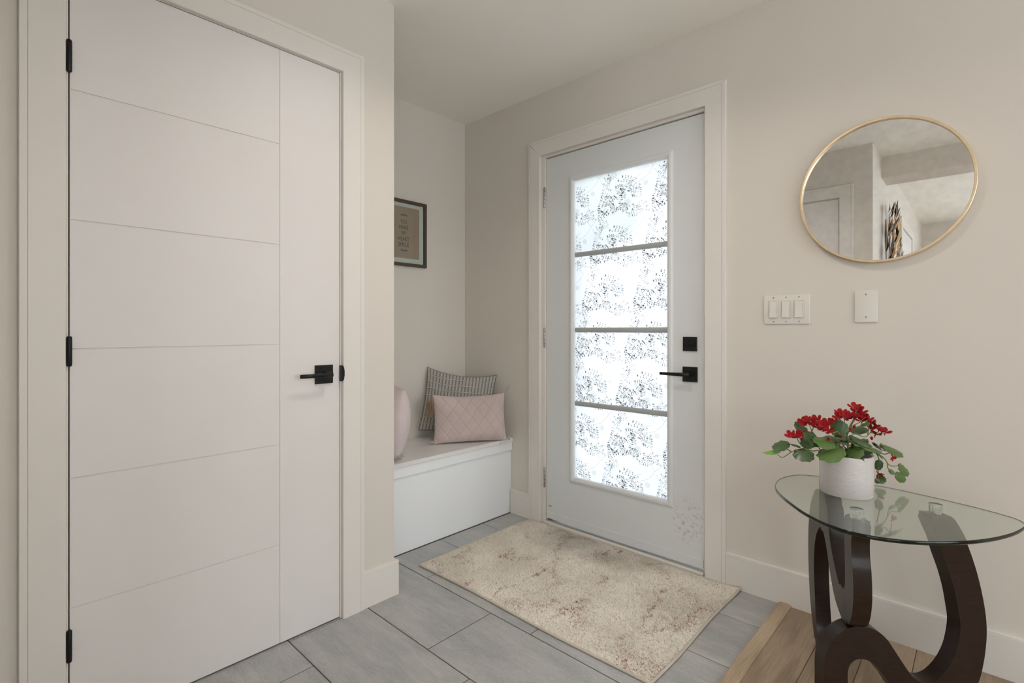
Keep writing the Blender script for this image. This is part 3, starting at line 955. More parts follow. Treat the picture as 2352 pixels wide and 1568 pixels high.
# ---------------------------------------------------------------- cushions
def pillow(name, w, h, t, c, ex, ez, mat, par, nu=60, nv=44, disp=None, pinch=0.07, pw=2.4, top_sag=0.0, sag=None):
    ex, ez = Vector(ex).normalized(), Vector(ez).normalized()
    ey = ex.cross(ez)           # front normal
    c = Vector(c)
    V, F, UV = [], [], []
    def pt(u, v, side):
        x = w / 2 * u * (1 - pinch * (1 - v * v) * abs(u)); z = h / 2 * v * (1 - pinch * (1 - u * u) * abs(v))
        if v > 0 and top_sag: z -= top_sag * (1 - u * u) * v
        th = t / 2 * (max(0, 1 - abs(u) ** pw) ** 0.55) * (max(0, 1 - abs(v) ** pw) ** 0.55)
        if disp and side > 0: th += disp(u, v, x, z) * min(1, th / (0.15 * t))
        if sag: z += sag(u, v)
        return c + ex * x + ez * z + ey * (th * side)
    for side in (1, -1):
        base = len(V)
        for j in range(nv + 1):
            for i in range(nu + 1):
                u, v = -math.cos(math.pi * i / nu) * 0.35 + (2 * i / nu - 1) * 0.65, -math.cos(math.pi * j / nv) * 0.35 + (2 * j / nv - 1) * 0.65
                V.append(pt(u, v, side)); UV.append(((u + 1) / 2, (v + 1) / 2))
        for j in range(nv):
            for i in range(nu):
                a = base + j * (nu + 1) + i
                q = (a, a + 1, a + nu + 2, a + nu + 1)
                F.append(q if side > 0 else q[::-1])
    me = bpy.data.meshes.new(name); me.from_pydata(V, [], F)
    uvl = me.uv_layers.new(name='UVMap')
    for lp in me.loops: uvl.data[lp.index].uv = UV[lp.vertex_index]
    bm = bmesh.new(); bm.from_mesh(me); bmesh.ops.remove_doubles(bm, verts=bm.verts, dist=0.0004); bmesh.ops.recalc_face_normals(bm, faces=bm.faces); bm.to_mesh(me); bm.free()
    o = link(name, me, mat, par, True)
    return o, pt

def tassel(par, top, tip, n, L, spread, mat, r=0.0011, seed=1):
    rn = random.Random(seed)
    top, tip = Vector(top), Vector(tip)
    d = (tip - top).normalized(); a = d.orthogonal().normalized(); b = d.cross(a)
    bm = bmesh.new()
    for k in range(n):
        q = rn.uniform(0, 6.283); rr = spread * math.sqrt(rn.random())
        e = top + d * L * rn.uniform(0.8, 1.05) + (a * math.cos(q) + b * math.sin(q)) * rr
        mid = top.lerp(e, 0.5) + (a * math.cos(q) + b * math.sin(q)) * rr * 0.45
        R = tube_rings([top, mid, e], [r, r, r * 0.5], 4)
        vs = [[bm.verts.new(p) for p in ring] for ring in R]
        for i in range(2):
            for j in range(4): bm.faces.new((vs[i][j], vs[i][(j + 1) % 4], vs[i + 1][(j + 1) % 4], vs[i + 1][j]))
    return from_bm('tassel', bm, mat, par, True)

# grey woven cushion in the corner
cu = empty('cushion', (-0.50, -0.20, LT)); tag(cu, 'square grey cushion with corded bands and dark dashes in the alcove corner', 'cushion', 'cushions on the bench')
gex = Vector((0.30, 0.33, -0.055)).normalized(); gn = gex.cross(Vector((0, 0, 1))).normalized()
gez = (Vector((0, 0, 1)) - gn * 0.22); gez = (gez - gex * gez.dot(gex)).normalized()
gc = Vector((-0.512, -0.211, LT + 0.2130))
body, gpt = pillow('cushion_body', 0.43, 0.385, 0.09, gc, gex, gez, M['woven'], cu, 50, 44, lambda u, v, x, z: 0.004 * math.sin(9 * u + 4 * v) * math.sin(7 * v), 0.06, 2.2, 0.022)
tag(body, 'grey woven cover')
for j in range(1, 9):
    v = -1 + 2 * j / 9
    P = []
    for i in range(61):
        u = -0.985 + 1.97 * i / 60
        P.append(gpt(u, v + 0.012 * math.sin(5 * u + j), 1))
    loft('cord', tube_rings(P, 0.0030, 6), M['cord'], body, smooth=True)

# pink quilted lumbar cushion in front
cp_ = empty('cushion', (-0.36, -0.24, LT)); tag(cp_, 'dusty pink quilted lumbar cushion leaning on the grey cushion', 'cushion', 'cushions on the bench')
pex = Vector((0.535, 0.845, 0.0)).normalized(); pn = pex.cross(Vector((0, 0, 1)))
pez = (Vector((0, 0, 1)) - pn * 0.20).normalized()
pc = Vector((-0.366, -0.248, LT + 0.1390))
def quilt(u, v, x, z):
    s = 0.058; d = 9
    for k in (1, -1):
        q = (x * 0.80 + k * z * 0.62) / s
        d = min(d, abs(q - round(q)) * s)
    w = 0.0018 * math.sin(55 * x + 20 * z) * max(0, -v - 0.2)
    return -0.0029 * math.exp(-(d / 0.0020) ** 2) + 0.0007 * (1 - math.exp(-(d / 0.012) ** 2)) + w
pb, ppt = pillow('cushion_body', 0.430, 0.278, 0.105, pc, pex, pez, M['pink'], cp_, 190, 120, quilt, 0.045, 2.6, 0.008)
tag(pb, 'pink quilted cover')
tl, trc = ppt(-1, 1, 1), ppt(1, 1, 1)
tassel(cp_, tl + Vector((0.0, -0.004, -0.012)), tl + Vector((-0.02, -0.012, -0.12)), 70, 0.115, 0.022, M['tassel'], 0.0013, 3)
tassel(cp_, trc, trc + Vector((0.02, 0.02, 0.05)), 5, 0.055, 0.006, M['cord'], 0.0010, 5)
for u, sd in ((-1, 8), (1, 9)):
    b_ = ppt(u, -1, 1)
    tassel(cp_, b_ + Vector((0, 0, 0.016)), b_ + pex * u * 0.02 + Vector((0.006, -0.004, 0.010)), 30, 0.022, 0.012, M['pink'], 0.0016, sd)

# pale pink cushion at the closet end of the bench
c3 = empty('cushion', (-0.46, -0.74, LT)); tag(c3, 'pale pink cushion half hidden behind the closet corner', 'cushion', 'cushions on the bench')
b3, p3 = pillow('cushion_body', 0.36, 0.34, 0.22, (-0.455, -0.770, LT + 0.186), (-1, 0.10, 0), (0, 0.12, 1), M['pink2'], c3, 50, 50,
       lambda u, v, x, z: 0.003 * math.sin(26 * u + 9 * v) * max(0, -v - 0.4), -0.10, 2.1)
e3 = p3(-1, -1, 1)
tassel(c3, e3 + Vector((0, 0, 0.018)), e3 + Vector((0.014, 0.008, 0.010)), 26, 0.03, 0.012, M['pink2'], 0.0016, 12)

# ---------------------------------------------------------------- framed print
pf = empty('framed_print', (XA, -0.4915, 1.4846)); tag(pf, 'brown framed print reading YOU MAKE MY HEART SMILE above the bench', 'picture')
FY0, FY1, FZ0, FZ1 = -0.6545, -0.3285, 1.4835, 1.8748
fr = [(0, 0), (0, 0.020), (0.0015, 0.0215), (0.0165, 0.0215), (0.018, 0.020), (0.018, 0.006), (0.018, 0.0)]
for a in (((XA, FY0, FZ0), (XA, FY0, FZ1), (0, 1, 0)), ((XA, FY1, FZ0), (XA, FY1, FZ1), (0, -1, 0)), ((XA, FY0, FZ0), (XA, FY1, FZ0), (0, 0, 1)), ((XA, FY0, FZ1), (XA, FY1, FZ1), (0, 0, -1))):
    strip('frame_rail', fr, a[0], a[1], a[2], (1, 0, 0), M['frame'], pf, 1, -1)
box('mat_board', XA + 0.001, XA + 0.006, FY0 + 0.017, FY1 - 0.017, FZ0 + 0.017, FZ1 - 0.017, M['mat'], pf)
def rrect(y0, y1, z0, z1, r):
    P = []
    for cx, cy, a0 in ((y1 - r, z1 - r, 0), (y0 + r, z1 - r, 90), (y0 + r, z0 + r, 180), (y1 - r, z0 + r, 270)):
        for k in range(5):
            a = math.radians(a0 + 22.5 * k); P.append((cx + r * math.cos(a), cy + r * math.sin(a)))
    return P
paper = prism('print_paper', rrect(-0.6065, -0.3765, 1.5305, 1.8345, 0.006), (XA + 0.007, 0, 0), (0, 1, 0), (0, 0, 1), (1, 0, 0), 0.0008, M['kraft'], pf)
tag(paper, 'kraft paper sheet')
TX = XA + 0.0082
dg = None
for i, (txt, wd) in enumerate((('YOU', 0.044), ('MAKE', 0.063), ('MY', 0.032), ('HEART', 0.077), ('SMILE', 0.074))):
    cu_ = bpy.data.curves.new('lettering', 'FONT'); cu_.body = txt; cu_.align_x = 'CENTER'; cu_.align_y = 'CENTER'; cu_.size = 0.034; cu_.space_character = 1.12
    tmp = bpy.data.objects.new('tmp_text', cu_); COL.objects.link(tmp)
    bpy.context.view_layer.update()
    me = bpy.data.meshes.new_from_object(tmp.evaluated_get(bpy.context.evaluated_depsgraph_get()))
    me.name = 'lettering'
    bpy.data.objects.remove(tmp); bpy.data.curves.remove(cu_)
    xs = [v.co.x for v in me.vertices]; ys = [v.co.y for v in me.vertices]
    sx = wd / (max(xs) - min(xs)); sy = 0.0245 / (max(ys) - min(ys)); mx, my = (max(xs) + min(xs)) / 2, (max(ys) + min(ys)) / 2
    zc = 1.7455 - 0.0338 * i
    for v in me.vertices:
        v.co = Vector((TX, -0.4905 + (v.co.x - mx) * sx, zc + (v.co.y - my) * sy))
    me.materials.clear()
    tag(link('lettering', me, M['ink'], pf), 'black capitals reading ' + txt)
def sprig_orn(zc, flip):
    V, F = [], []
    def lf(y, z, a, L, w):
        c, s_ = math.cos(a), math.sin(a); n = len(V)
        for u, v in ((0, 0), (0.4 * L, w / 2), (L, 0), (0.4 * L, -w / 2)): V.append((TX, y + u * c - v * s_, z + (u * s_ + v * c) * flip))
        F.append((n, n + 1, n + 2, n + 3))
    for i in range(9):
        y = -0.4905 - 0.021 + i * 0.0052; z = zc + flip * (-0.004 + 0.0045 * math.sin(math.pi * i / 8))
        lf(y, z, 0.75, 0.009, 0.0032); lf(y, z, -0.35, 0.008, 0.003); lf(y, z, 0.1, 0.006, 0.001)
    me = bpy.data.meshes.new('leaf_ornament'); me.from_pydata(V, [], F); link('leaf_ornament', me, M['ink'], pf)
sprig_orn(1.786, 1); sprig_orn(1.576, -1)
box('picture_glass', XA + 0.013, XA + 0.015, FY0 + 0.0175, FY1 - 0.0175, FZ0 + 0.0175, FZ1 - 0.0175, M['picglass'], pf)

# ---------------------------------------------------------------- round mirror
mi = empty('wall_mirror', (1.5625, 0, 1.6045)); tag(mi, 'round mirror with thin pale gold frame on the right wall', 'mirror')
MR = 0.2575
n = 96
prf = [(MR - 0.0085, -0.003), (MR, -0.003), (MR, -0.027), (MR - 0.0012, -0.028), (MR - 0.0075, -0.028), (MR - 0.0085, -0.027)]
loft('mirror_frame', [[(1.5625 + r * math.cos(2 * math.pi * k / n), y, 1.6045 + r * math.sin(2 * math.pi * k / n)) for r, y in prf] for k in range(n)], M['gold'], mi, loop=True)
for p in bpy.data.objects['mirror_frame'].data.polygons: p.use_smooth = False
mg = prism('mirror_glass', disc_poly(MR - 0.0086, n), (1.5625, -0.006, 1.6045), (1, 0, 0), (0, 0, 1), (0, -1, 0), 0.012, M['mirror'], mi)
prism('mirror_backing', disc_poly(MR - 0.02, 48), (1.5625, -0.0005, 1.6045), (1, 0, 0), (0, 0, 1), (0, -1, 0), 0.005, M['dark'], mi)

# ---------------------------------------------------------------- switch plates
def screw(par, x, z, y):
    sc = prism('screw', disc_poly(0.0030, 14), (x, y, z), (1, 0, 0), (0, 0, 1), (0, -1, 0), 0.0011, M['shade'], par)
    box('screw_slot', x - 0.0004, x + 0.0004, y - 0.00125, y - 0.001, z - 0.0026, z + 0.0026, M['frame'], sc)
sw = empty('light_switch', (1.2527, 0, 1.129)); tag(sw, 'three-gang rocker light switch plate beside the entrance door', 'light switch')
def plate(x0, x1, z0, z1, par, holes=()):
    if not holes:
        return prism('switch_plate', rrect(x0, x1, z0, z1, 0.004), (0, -0.0003, 0), (1, 0, 0), (0, 0, 1), (0, -1, 0), 0.006, M['plastic'], par, 0.0028, 3, True)
    return prism('switch_plate', rrect(x0, x1, z0, z1, 0.004), (0, -0.0003, 0), (1, 0, 0), (0, 0, 1), (0, -1, 0), 0.006, M['plastic'], par, 0.0028, 3, True)
plate(1.1683, 1.3371, 1.1285, 1.2460, sw)
for x in (1.2052, 1.2515, 1.2982):
    # grey sheet standing for the shadow line, then collar and tilted paddle
    box('gap_shade_line', x - 0.0182, x + 0.0182, -0.0066, -0.0058, 1.1525, 1.2225, M['shade'], sw)
    rk = box('switch_collar', x - 0.0172, x + 0.0172, -0.0072, -0.0058, 1.1535, 1.2215, M['plastic'], sw, 0.0006)
    prism('rocker', [(-0.0322, 0.0006), (0.0322, 0.0006), (0.0322, 0.0022), (-0.0005, 0.0034), (-0.0322, 0.0068)], (x - 0.0142, -0.0066, 1.1875), (0, 0, 1), (0, -1, 0), (1, 0, 0), 0.0284, M['plastic'], sw)
    screw(sw, x, 1.1385, -0.0060); screw(sw, x, 1.2360, -0.0060)
bk = empty('blank_wall_plate', (1.518, 0, 1.1325)); tag(bk, 'blank white wall plate with two screws below the mirror', 'wall plate')
plate(1.4821, 1.5540, 1.1325, 1.2493, bk)
screw(bk, 1.5175, 1.1520, -0.0060); screw(bk, 1.5175, 1.2350, -0.0060)

# ---------------------------------------------------------------- rug
rg = empty('door_rug', (0.485, -0.41, 0)); tag(rg, 'cream shaggy door rug with faded red-brown veins before the entrance', 'rug')
RX0, RX1, RY0, RY1 = -0.098, 1.076, -0.806, -0.021
def rugz(x, y):
    # slight waviness, far right corner pushed up by the baseboard
    k = max(0.0, (x - 1.0) / 0.076) * max(0.0, (y + 0.09) / 0.07)
    return 0.010 * min(1, k) * k
def rug_edge(x, y):
    # gently uneven outline
    return x + 0.004 * math.sin(9 * y + 1.0) , y + 0.004 * math.sin(7 * x)
nx, ny = 60, 40
V, F = [], []
for j in range(ny + 1):
    for i in range(nx + 1):
        x_, y_ = RX0 + (RX1 - RX0) * i / nx, RY0 + (RY1 - RY0) * j / ny
        xx, yy_ = rug_edge(x_, y_)
        V.append((xx, yy_, 0.0055 + rugz(x_, y_)))
for j in range(ny):
    for i in range(nx):
        a = j * (nx + 1) + i; F.append((a, a + 1, a + nx + 2, a + nx + 1))
me = bpy.data.meshes.new('rug_backing'); me.from_pydata(V, [], F); link('rug_backing', me, M['rug'], rg)
P = []
for k in range(160):
    t_ = k / 160 * 4
    e = int(t_); f_ = t_ - e
    x_, y_ = ((RX0 + (RX1 - RX0) * f_, RY0), (RX1, RY0 + (RY1 - RY0) * f_), (RX1 - (RX1 - RX0) * f_, RY1), (RX0, RY1 - (RY1 - RY0) * f_))[e]
    xx, yy_ = rug_edge(x_, y_)
    P.append(Vector((xx, yy_, 0.0055 + rugz(x_, y_))))
rings = tube_rings(P + [P[0], P[1]], 0.0046, 8)[:160]
loft('binding', rings, M['bind'], rg, loop=True, smooth=True)
# pile
rs = np.random.RandomState(3)
NB = 120000
bx = rs.uniform(RX0 + 0.004, RX1 - 0.004, NB); by = rs.uniform(RY0 + 0.004, RY1 - 0.002, NB)
bx2 = bx + 0.004 * np.sin(9 * by + 1.0); by2 = by + 0.004 * np.sin(7 * bx)
ang = rs.uniform(0, 2 * np.pi, NB); lean = rs.uniform(0.0, 0.0065, NB); la = rs.uniform(0, 2 * np.pi, NB)
kx = np.clip((bx - 1.0) / 0.076, 0, None) * np.clip((by + 0.09) / 0.07, 0, None)
zb = 0.0052 + 0.010 * np.minimum(1, kx) * kx
hh = rs.uniform(0.003, 0.0065, NB); wd = rs.uniform(0.0011, 0.0019, NB)
ax, ay = np.cos(ang) * wd, np.sin(ang) * wd
tx, ty = bx2 + np.cos(la) * lean, by2 + np.sin(la) * lean
verts = np.empty((NB, 3, 3))
verts[:, 0] = np.c_[bx2 - ax, by2 - ay, zb]; verts[:, 1] = np.c_[bx2 + ax, by2 + ay, zb]; verts[:, 2] = np.c_[tx, ty, zb + hh]
me = bpy.data.meshes.new('rug_pile')
me.vertices.add(NB * 3); me.vertices.foreach_set('co', verts.ravel())
me.loops.add(NB * 3); me.loops.foreach_set('vertex_index', np.arange(NB * 3, dtype=np.int32))
me.polygons.add(NB); me.polygons.foreach_set('loop_start', np.arange(0, NB * 3, 3, dtype=np.int32))
me.update(); me.validate()
tag(link('rug_pile', me, M['rug'], rg), 'short shaggy pile', kind='stuff')

# ---------------------------------------------------------------- glass side table
TZ = 0.600
tb = empty('side_table', (1.62, -0.45, 0)); tag(tb, 'side table with oval glass top on curved dark wooden ribbons', 'side table')
OUT = [(1.3384, -0.4631), (1.3252, -0.385), (1.3373, -0.3097), (1.3669, -0.264), (1.4202, -0.2394), (1.515, -0.2300), (1.6087, -0.2320), (1.676, -0.2441), (1.7787, -0.2731), (1.8563, -0.3046), (1.8994, -0.3326),
       (1.9141, -0.3694), (1.9057, -0.4206), (1.8819, -0.488), (1.8423, -0.5642), (1.789, -0.6347), (1.7282, -0.6915), (1.6649, -0.7264), (1.6001, -0.7385), (1.5368, -0.7217), (1.4744, -0.6727), (1.411, -0.5956), (1.3635, -0.5253)]
o_ = spline(OUT, 5, True)
cxy = np.mean(o_, axis=0)
def inset(d, z): return [tuple(p + (cxy - p) / np.linalg.norm(cxy - p) * d) + (z,) for p in o_]
GT = 0.010
rings = [inset(0.0025, TZ - GT), inset(0.0006, TZ - GT + 0.0018), inset(0, TZ - GT / 2), inset(0.0006, TZ - 0.0018), inset(0.0025, TZ)]
me = bpy.data.meshes.new('glass_top')
nn = len(o_); V = [p for r in rings for p in r]; F = []
for i in range(4):
    for j in range(nn): F.append((i * nn + j, i * nn + (j + 1) % nn, (i + 1) * nn + (j + 1) % nn, (i + 1) * nn + j))
F.append(tuple(range(nn - 1, -1, -1))); F.append(tuple(range(4 * nn, 5 * nn)))
F = [f[::-1] for f in F]      # outline runs clockwise: turn the normals outward
me.from_pydata(V, [], F); me.materials.append(M['glasstop'])
for k, p in enumerate(me.polygons):
    p.use_smooth = k < 4 * nn
gt = link('glass_top', me, None, tb)
tag(gt, 'green-tinted glass top with dark polished edge')

nA, dA, oA = Vector((0.88794, 0.45997, 0)), Vector((0.45997, -0.88794, 0)), Vector((1.452, -0.339, 0))
nB, dB, oB = Vector((-0.66710, 0.74497, 0)), Vector((0.74497, 0.66710, 0)), Vector((1.54491, -0.51836, 0))
LEGT = TZ - GT - 0.026
# ribbon A: up from the floor, over an arch, down to a bend and up again to the pad
outerA = spline([(-0.060, 0.0), (-0.101, 0.030), (-0.121, 0.065), (-0.1414, 0.11), (-0.1594, 0.1626), (-0.1721, 0.2397), (-0.1782, 0.3202), (-0.1745, 0.400), (-0.156, 0.465), (-0.1275, 0.5120), (-0.0932, 0.5474), (-0.055, 0.5605), (-0.012, 0.5640), (0.022, 0.540), (0.038, 0.50),
                 (0.0470, 0.4662), (0.0622, 0.4304), (0.0832, 0.3994), (0.1042, 0.3728), (0.1290, 0.3492), (0.1500, 0.3365), (0.1700, 0.3400), (0.1835, 0.3560), (0.1875, 0.378), (0.1862, 0.4369), (0.1812, 0.5028), (0.1810, 0.5350), (0.1900, LEGT)], 4)
innerA = spline([(0.236, LEGT), (0.243, LEGT - 0.007), (0.240, 0.53), (0.2350, 0.5062), (0.237, 0.4704), (0.2461, 0.432), (0.2511, 0.3847), (0.2494, 0.3416), (0.2364, 0.2956), (0.2097, 0.2580), (0.180, 0.2495), (0.1631, 0.2500), (0.1337, 0.2610), (0.1032, 0.2785), (0.0715, 0.3148), (0.0442, 0.3608), (0.0216, 0.4032), (-0.0016, 0.4346), (-0.022, 0.4490), (-0.045, 0.4440),
                 (-0.070, 0.4220), (-0.092, 0.388), (-0.1066, 0.3418), (-0.1103, 0.268), (-0.101, 0.1918), (-0.088, 0.1186), (-0.068, 0.060), (-0.030, 0.0)], 4)
ra = prism('base_ribbon', [tuple(p) for p in outerA + innerA], oA, dA, (0, 0, 1), nA, 0.046, M['espresso'], tb, 0.0078, 2, True, clamp=False)
tag(ra, 'dark wooden ribbon bent in an arch and a loop')
# ribbon B: low arch, swinging to a tall outward-bowed leg
outB = [(-0.066, 0.0), (-0.0655, 0.04), (-0.065, 0.0857), (-0.065, 0.1252), (-0.0617, 0.1588), (-0.0518, 0.1891), (-0.0336, 0.2161), (-0.0104, 0.2365), (0.0127, 0.2469), (0.0358, 0.2505), (0.0655, 0.2458), (0.0886, 0.2361), (0.115, 0.213), (0.138, 0.1790), (0.1644, 0.1384), (0.185, 0.109),
        (0.205, 0.0925), (0.2264, 0.0875), (0.2505, 0.0955), (0.2746, 0.1167), (0.2952, 0.146), (0.3107, 0.1812), (0.3192, 0.2197), (0.3225, 0.2547), (0.3180, 0.2896), (0.3089, 0.3419), (0.2952, 0.3942), (0.278, 0.443), (0.2620, 0.4890), (0.246, 0.5250), (0.236, LEGT - 0.012), (0.240, LEGT)]
outB2 = [(0.290, LEGT), (0.302, LEGT - 0.007), (0.3130, 0.5430), (0.3364, 0.5012), (0.3535, 0.4577), (0.3707, 0.4019), (0.3844, 0.3427), (0.393, 0.2905), (0.3964, 0.2451), (0.3947, 0.2032), (0.3878, 0.1508), (0.3738, 0.0950), (0.345, 0.045), (0.300, 0.008), (0.262, 0.0)]
outB3 = [(0.200, 0.0), (0.165, 0.030), (0.140, 0.060), (0.1216, 0.0884), (0.1084, 0.1042), (0.0886, 0.1307), (0.0721, 0.1455), (0.0556, 0.1537), (0.0358, 0.1561), (0.0193, 0.1498), (0.0078, 0.1363), (0.0028, 0.1161), (0.0028, 0.0866), (0.004, 0.04), (0.006, 0.0)]
polyB = [tuple(p) for p in spline(outB, 4) + spline(outB2, 4) + spline(outB3, 4)]
rb = prism('base_ribbon', polyB, oB, dB, (0, 0, 1), nB, 0.047, M['espresso'], tb, 0.0078, 2, True, clamp=False)
tag(rb, 'dark wooden ribbon with a low arch and a bowed leg')
for c_ in (oA + dA * 0.219 + nA * 0.019, oB + dB * 0.268 + nB * 0.020):
    prism('glass_pad', disc_poly(0.017, 28), (c_.x, c_.y, LEGT), (1, 0, 0), (0, 1, 0), (0, 0, 1), TZ - GT - LEGT, M['chrome'], tb, 0.0008, 2, True)

# ---------------------------------------------------------------- pot: a rolled ceramic sheet, overlapping at one cut corner
pc0 = Vector((1.5225, -0.3850, TZ))
po = empty('flower_pot', tuple(pc0)); tag(po, 'white textured ceramic pot with a cut corner on the glass table', 'flower pot')
PH = 0.122
npt = 90
a_start = math.radians(-27)          # outer end of the sheet, right-hand front
rin, rout = [], []
bm = bmesh.new()
cols = []
for k in range(npt + 1):
    f_ = k / npt
    a = a_start - f_ * math.radians(372)
    R0 = 0.0740 - 0.0085 * max(0, (f_ - 0.72) / 0.28) ** 1.3
    top = PH + 0.001 * math.sin(3 * a)
    if f_ < 0.06: top = PH - 0.030 * (1 - f_ / 0.06)
    ring = []
    for r_, z in ((R0, 0.0), (R0, 0.003), (R0, top * 0.5), (R0, top - 0.002), (R0 - 0.002, top), (R0 - 0.005, top), (R0 - 0.007, top - 0.002), (R0 - 0.007, 0.004)):
        rr = r_ - (0.0025 if z == 0.0 else 0)
        ring.append(bm.verts.new(pc0 + Vector((math.cos(a) * rr, math.sin(a) * rr, z))))
    cols.append(ring)
for k in range(npt):
    for j in range(7):
        bm.faces.new((cols[k][j], cols[k + 1][j], cols[k + 1][j + 1], cols[k][j + 1]))
    bm.faces.new((cols[k][7], cols[k + 1][7], cols[k + 1][0], cols[k][0]))
bm.faces.new(cols[0]); bm.faces.new(cols[-1][::-1])
wl = from_bm('pot_wall', bm, M['pot'], po, True); wl.data.set_sharp_from_angle(angle=math.radians(40))
prism('pot_base', disc_poly(0.069, 40), pc0 + Vector((0, 0, 0.001)), (1, 0, 0), (0, 1, 0), (0, 0, 1), 0.006, M['pot'], po)
prism('moss_fill', disc_poly(0.067, 40), pc0 + Vector((0, 0, 0.008)), (1, 0, 0), (0, 1, 0), (0, 0, 1), 0.085, M['soil'], po)

# ---------------------------------------------------------------- artificial geranium
LEAVES=[
([1.375, -0.529, 0.731],[1.341, -0.574, 0.735],0.021,0.75),
([1.396, -0.523, 0.761],[1.366, -0.565, 0.749],0.034,0.6),
([1.422, -0.498, 0.745],[1.401, -0.532, 0.763],0.017,0.85),
([1.438, -0.525, 0.746],[1.447, -0.53, 0.775],0.031,0.3),
([1.439, -0.524, 0.748],[1.441, -0.563, 0.724],0.048,0.25),
([1.43, -0.449, 0.776],[1.403, -0.461, 0.812],0.025,0.5),
([1.469, -0.482, 0.771],[1.447, -0.53, 0.784],0.045,0.3),
([1.508, -0.472, 0.767],[1.478, -0.542, 0.784],0.043,0.45),
([1.508, -0.459, 0.778],[1.52, -0.462, 0.826],0.041,0.15),
([1.526, -0.456, 0.756],[1.495, -0.553, 0.745],0.049,0.45),
([1.514, -0.453, 0.756],[1.485, -0.507, 0.75],0.027,0.9),
([1.54, -0.429, 0.754],[1.563, -0.449, 0.731],0.038,0.3),
([1.532, -0.437, 0.787],[1.589, -0.41, 0.769],0.029,0.7),
([1.539, -0.444, 0.767],[1.607, -0.381, 0.756],0.029,0.8),
([1.598, -0.321, 0.745],[1.649, -0.259, 0.731],0.043,0.55),
([1.576, -0.341, 0.745],[1.603, -0.288, 0.715],0.029,0.6),
([1.633, -0.233, 0.673],[1.664, -0.19, 0.648],0.031,0.35),
([1.626, -0.253, 0.649],[1.656, -0.225, 0.633],0.027,0.3),
([1.628, -0.251, 0.649],[1.617, -0.261, 0.662],0.013,0.4),
([1.585, -0.236, 0.608],[1.596, -0.226, 0.63],0.021,0.2),
([1.587, -0.221, 0.684],[1.58, -0.227, 0.651],0.02,0.2),
([1.566, -0.295, 0.791],[1.528, -0.345, 0.795],0.029,0.5),
([1.503, -0.381, 0.813],[1.496, -0.388, 0.826],0.018,0.4),
([1.556, -0.401, 0.837],[1.547, -0.409, 0.851],0.01,0.3),
([1.493, -0.377, 0.811],[1.461, -0.407, 0.813],0.013,0.8),
([1.587, -0.235, 0.608],[1.578, -0.243, 0.621],0.013,0.2),
([1.561, -0.314, 0.735],[1.556, -0.305, 0.706],0.034,0.4),
([1.508, -0.363, 0.731],[1.513, -0.359, 0.706],0.025,0.3),
([1.58, -0.365, 0.822],[1.56, -0.383, 0.816],0.013,0.6),
([1.581, -0.295, 0.749],[1.596, -0.267, 0.729],0.031,0.7),
]
FLOWERS=[ (1.406, -0.54, 0.783),(1.418, -0.529, 0.783),(1.428, -0.507, 0.779),(1.426, -0.481, 0.815),(1.44, -0.482, 0.824),(1.451, -0.485, 0.817),(1.456, -0.453, 0.822),(1.466, -0.485, 0.809),(1.485, -0.494, 0.819),(1.496, -0.484, 0.823),(1.494, -0.499, 0.802),(1.481, -0.498, 0.808),(1.516, -0.438, 0.85),(1.514, -0.453, 0.84),(1.528, -0.455, 0.846),(1.542, -0.441, 0.845),(1.55, -0.434, 0.839),(1.545, -0.397, 0.866),(1.552, -0.391, 0.856),(1.56, -0.383, 0.85),(1.562, -0.395, 0.839),(1.564, -0.407, 0.829),(1.535, -0.447, 0.841),(1.572, -0.344, 0.824),(1.578, -0.339, 0.813),(1.588, -0.344, 0.809),(1.58, -0.338, 0.796),(1.596, -0.322, 0.794),(1.588, -0.33, 0.78),(1.609, -0.296, 0.783),(1.601, -0.304, 0.787),(1.62, -0.231, 0.702),(1.582, -0.226, 0.638),(1.431, -0.462, 0.817),(1.499, -0.44, 0.818) ]
BUDS=[ (1.496, -0.497, 0.78),(1.52, -0.462, 0.786),(1.537, -0.432, 0.802),(1.548, -0.422, 0.813),(1.583, -0.362, 0.774),(1.54, -0.429, 0.803) ]
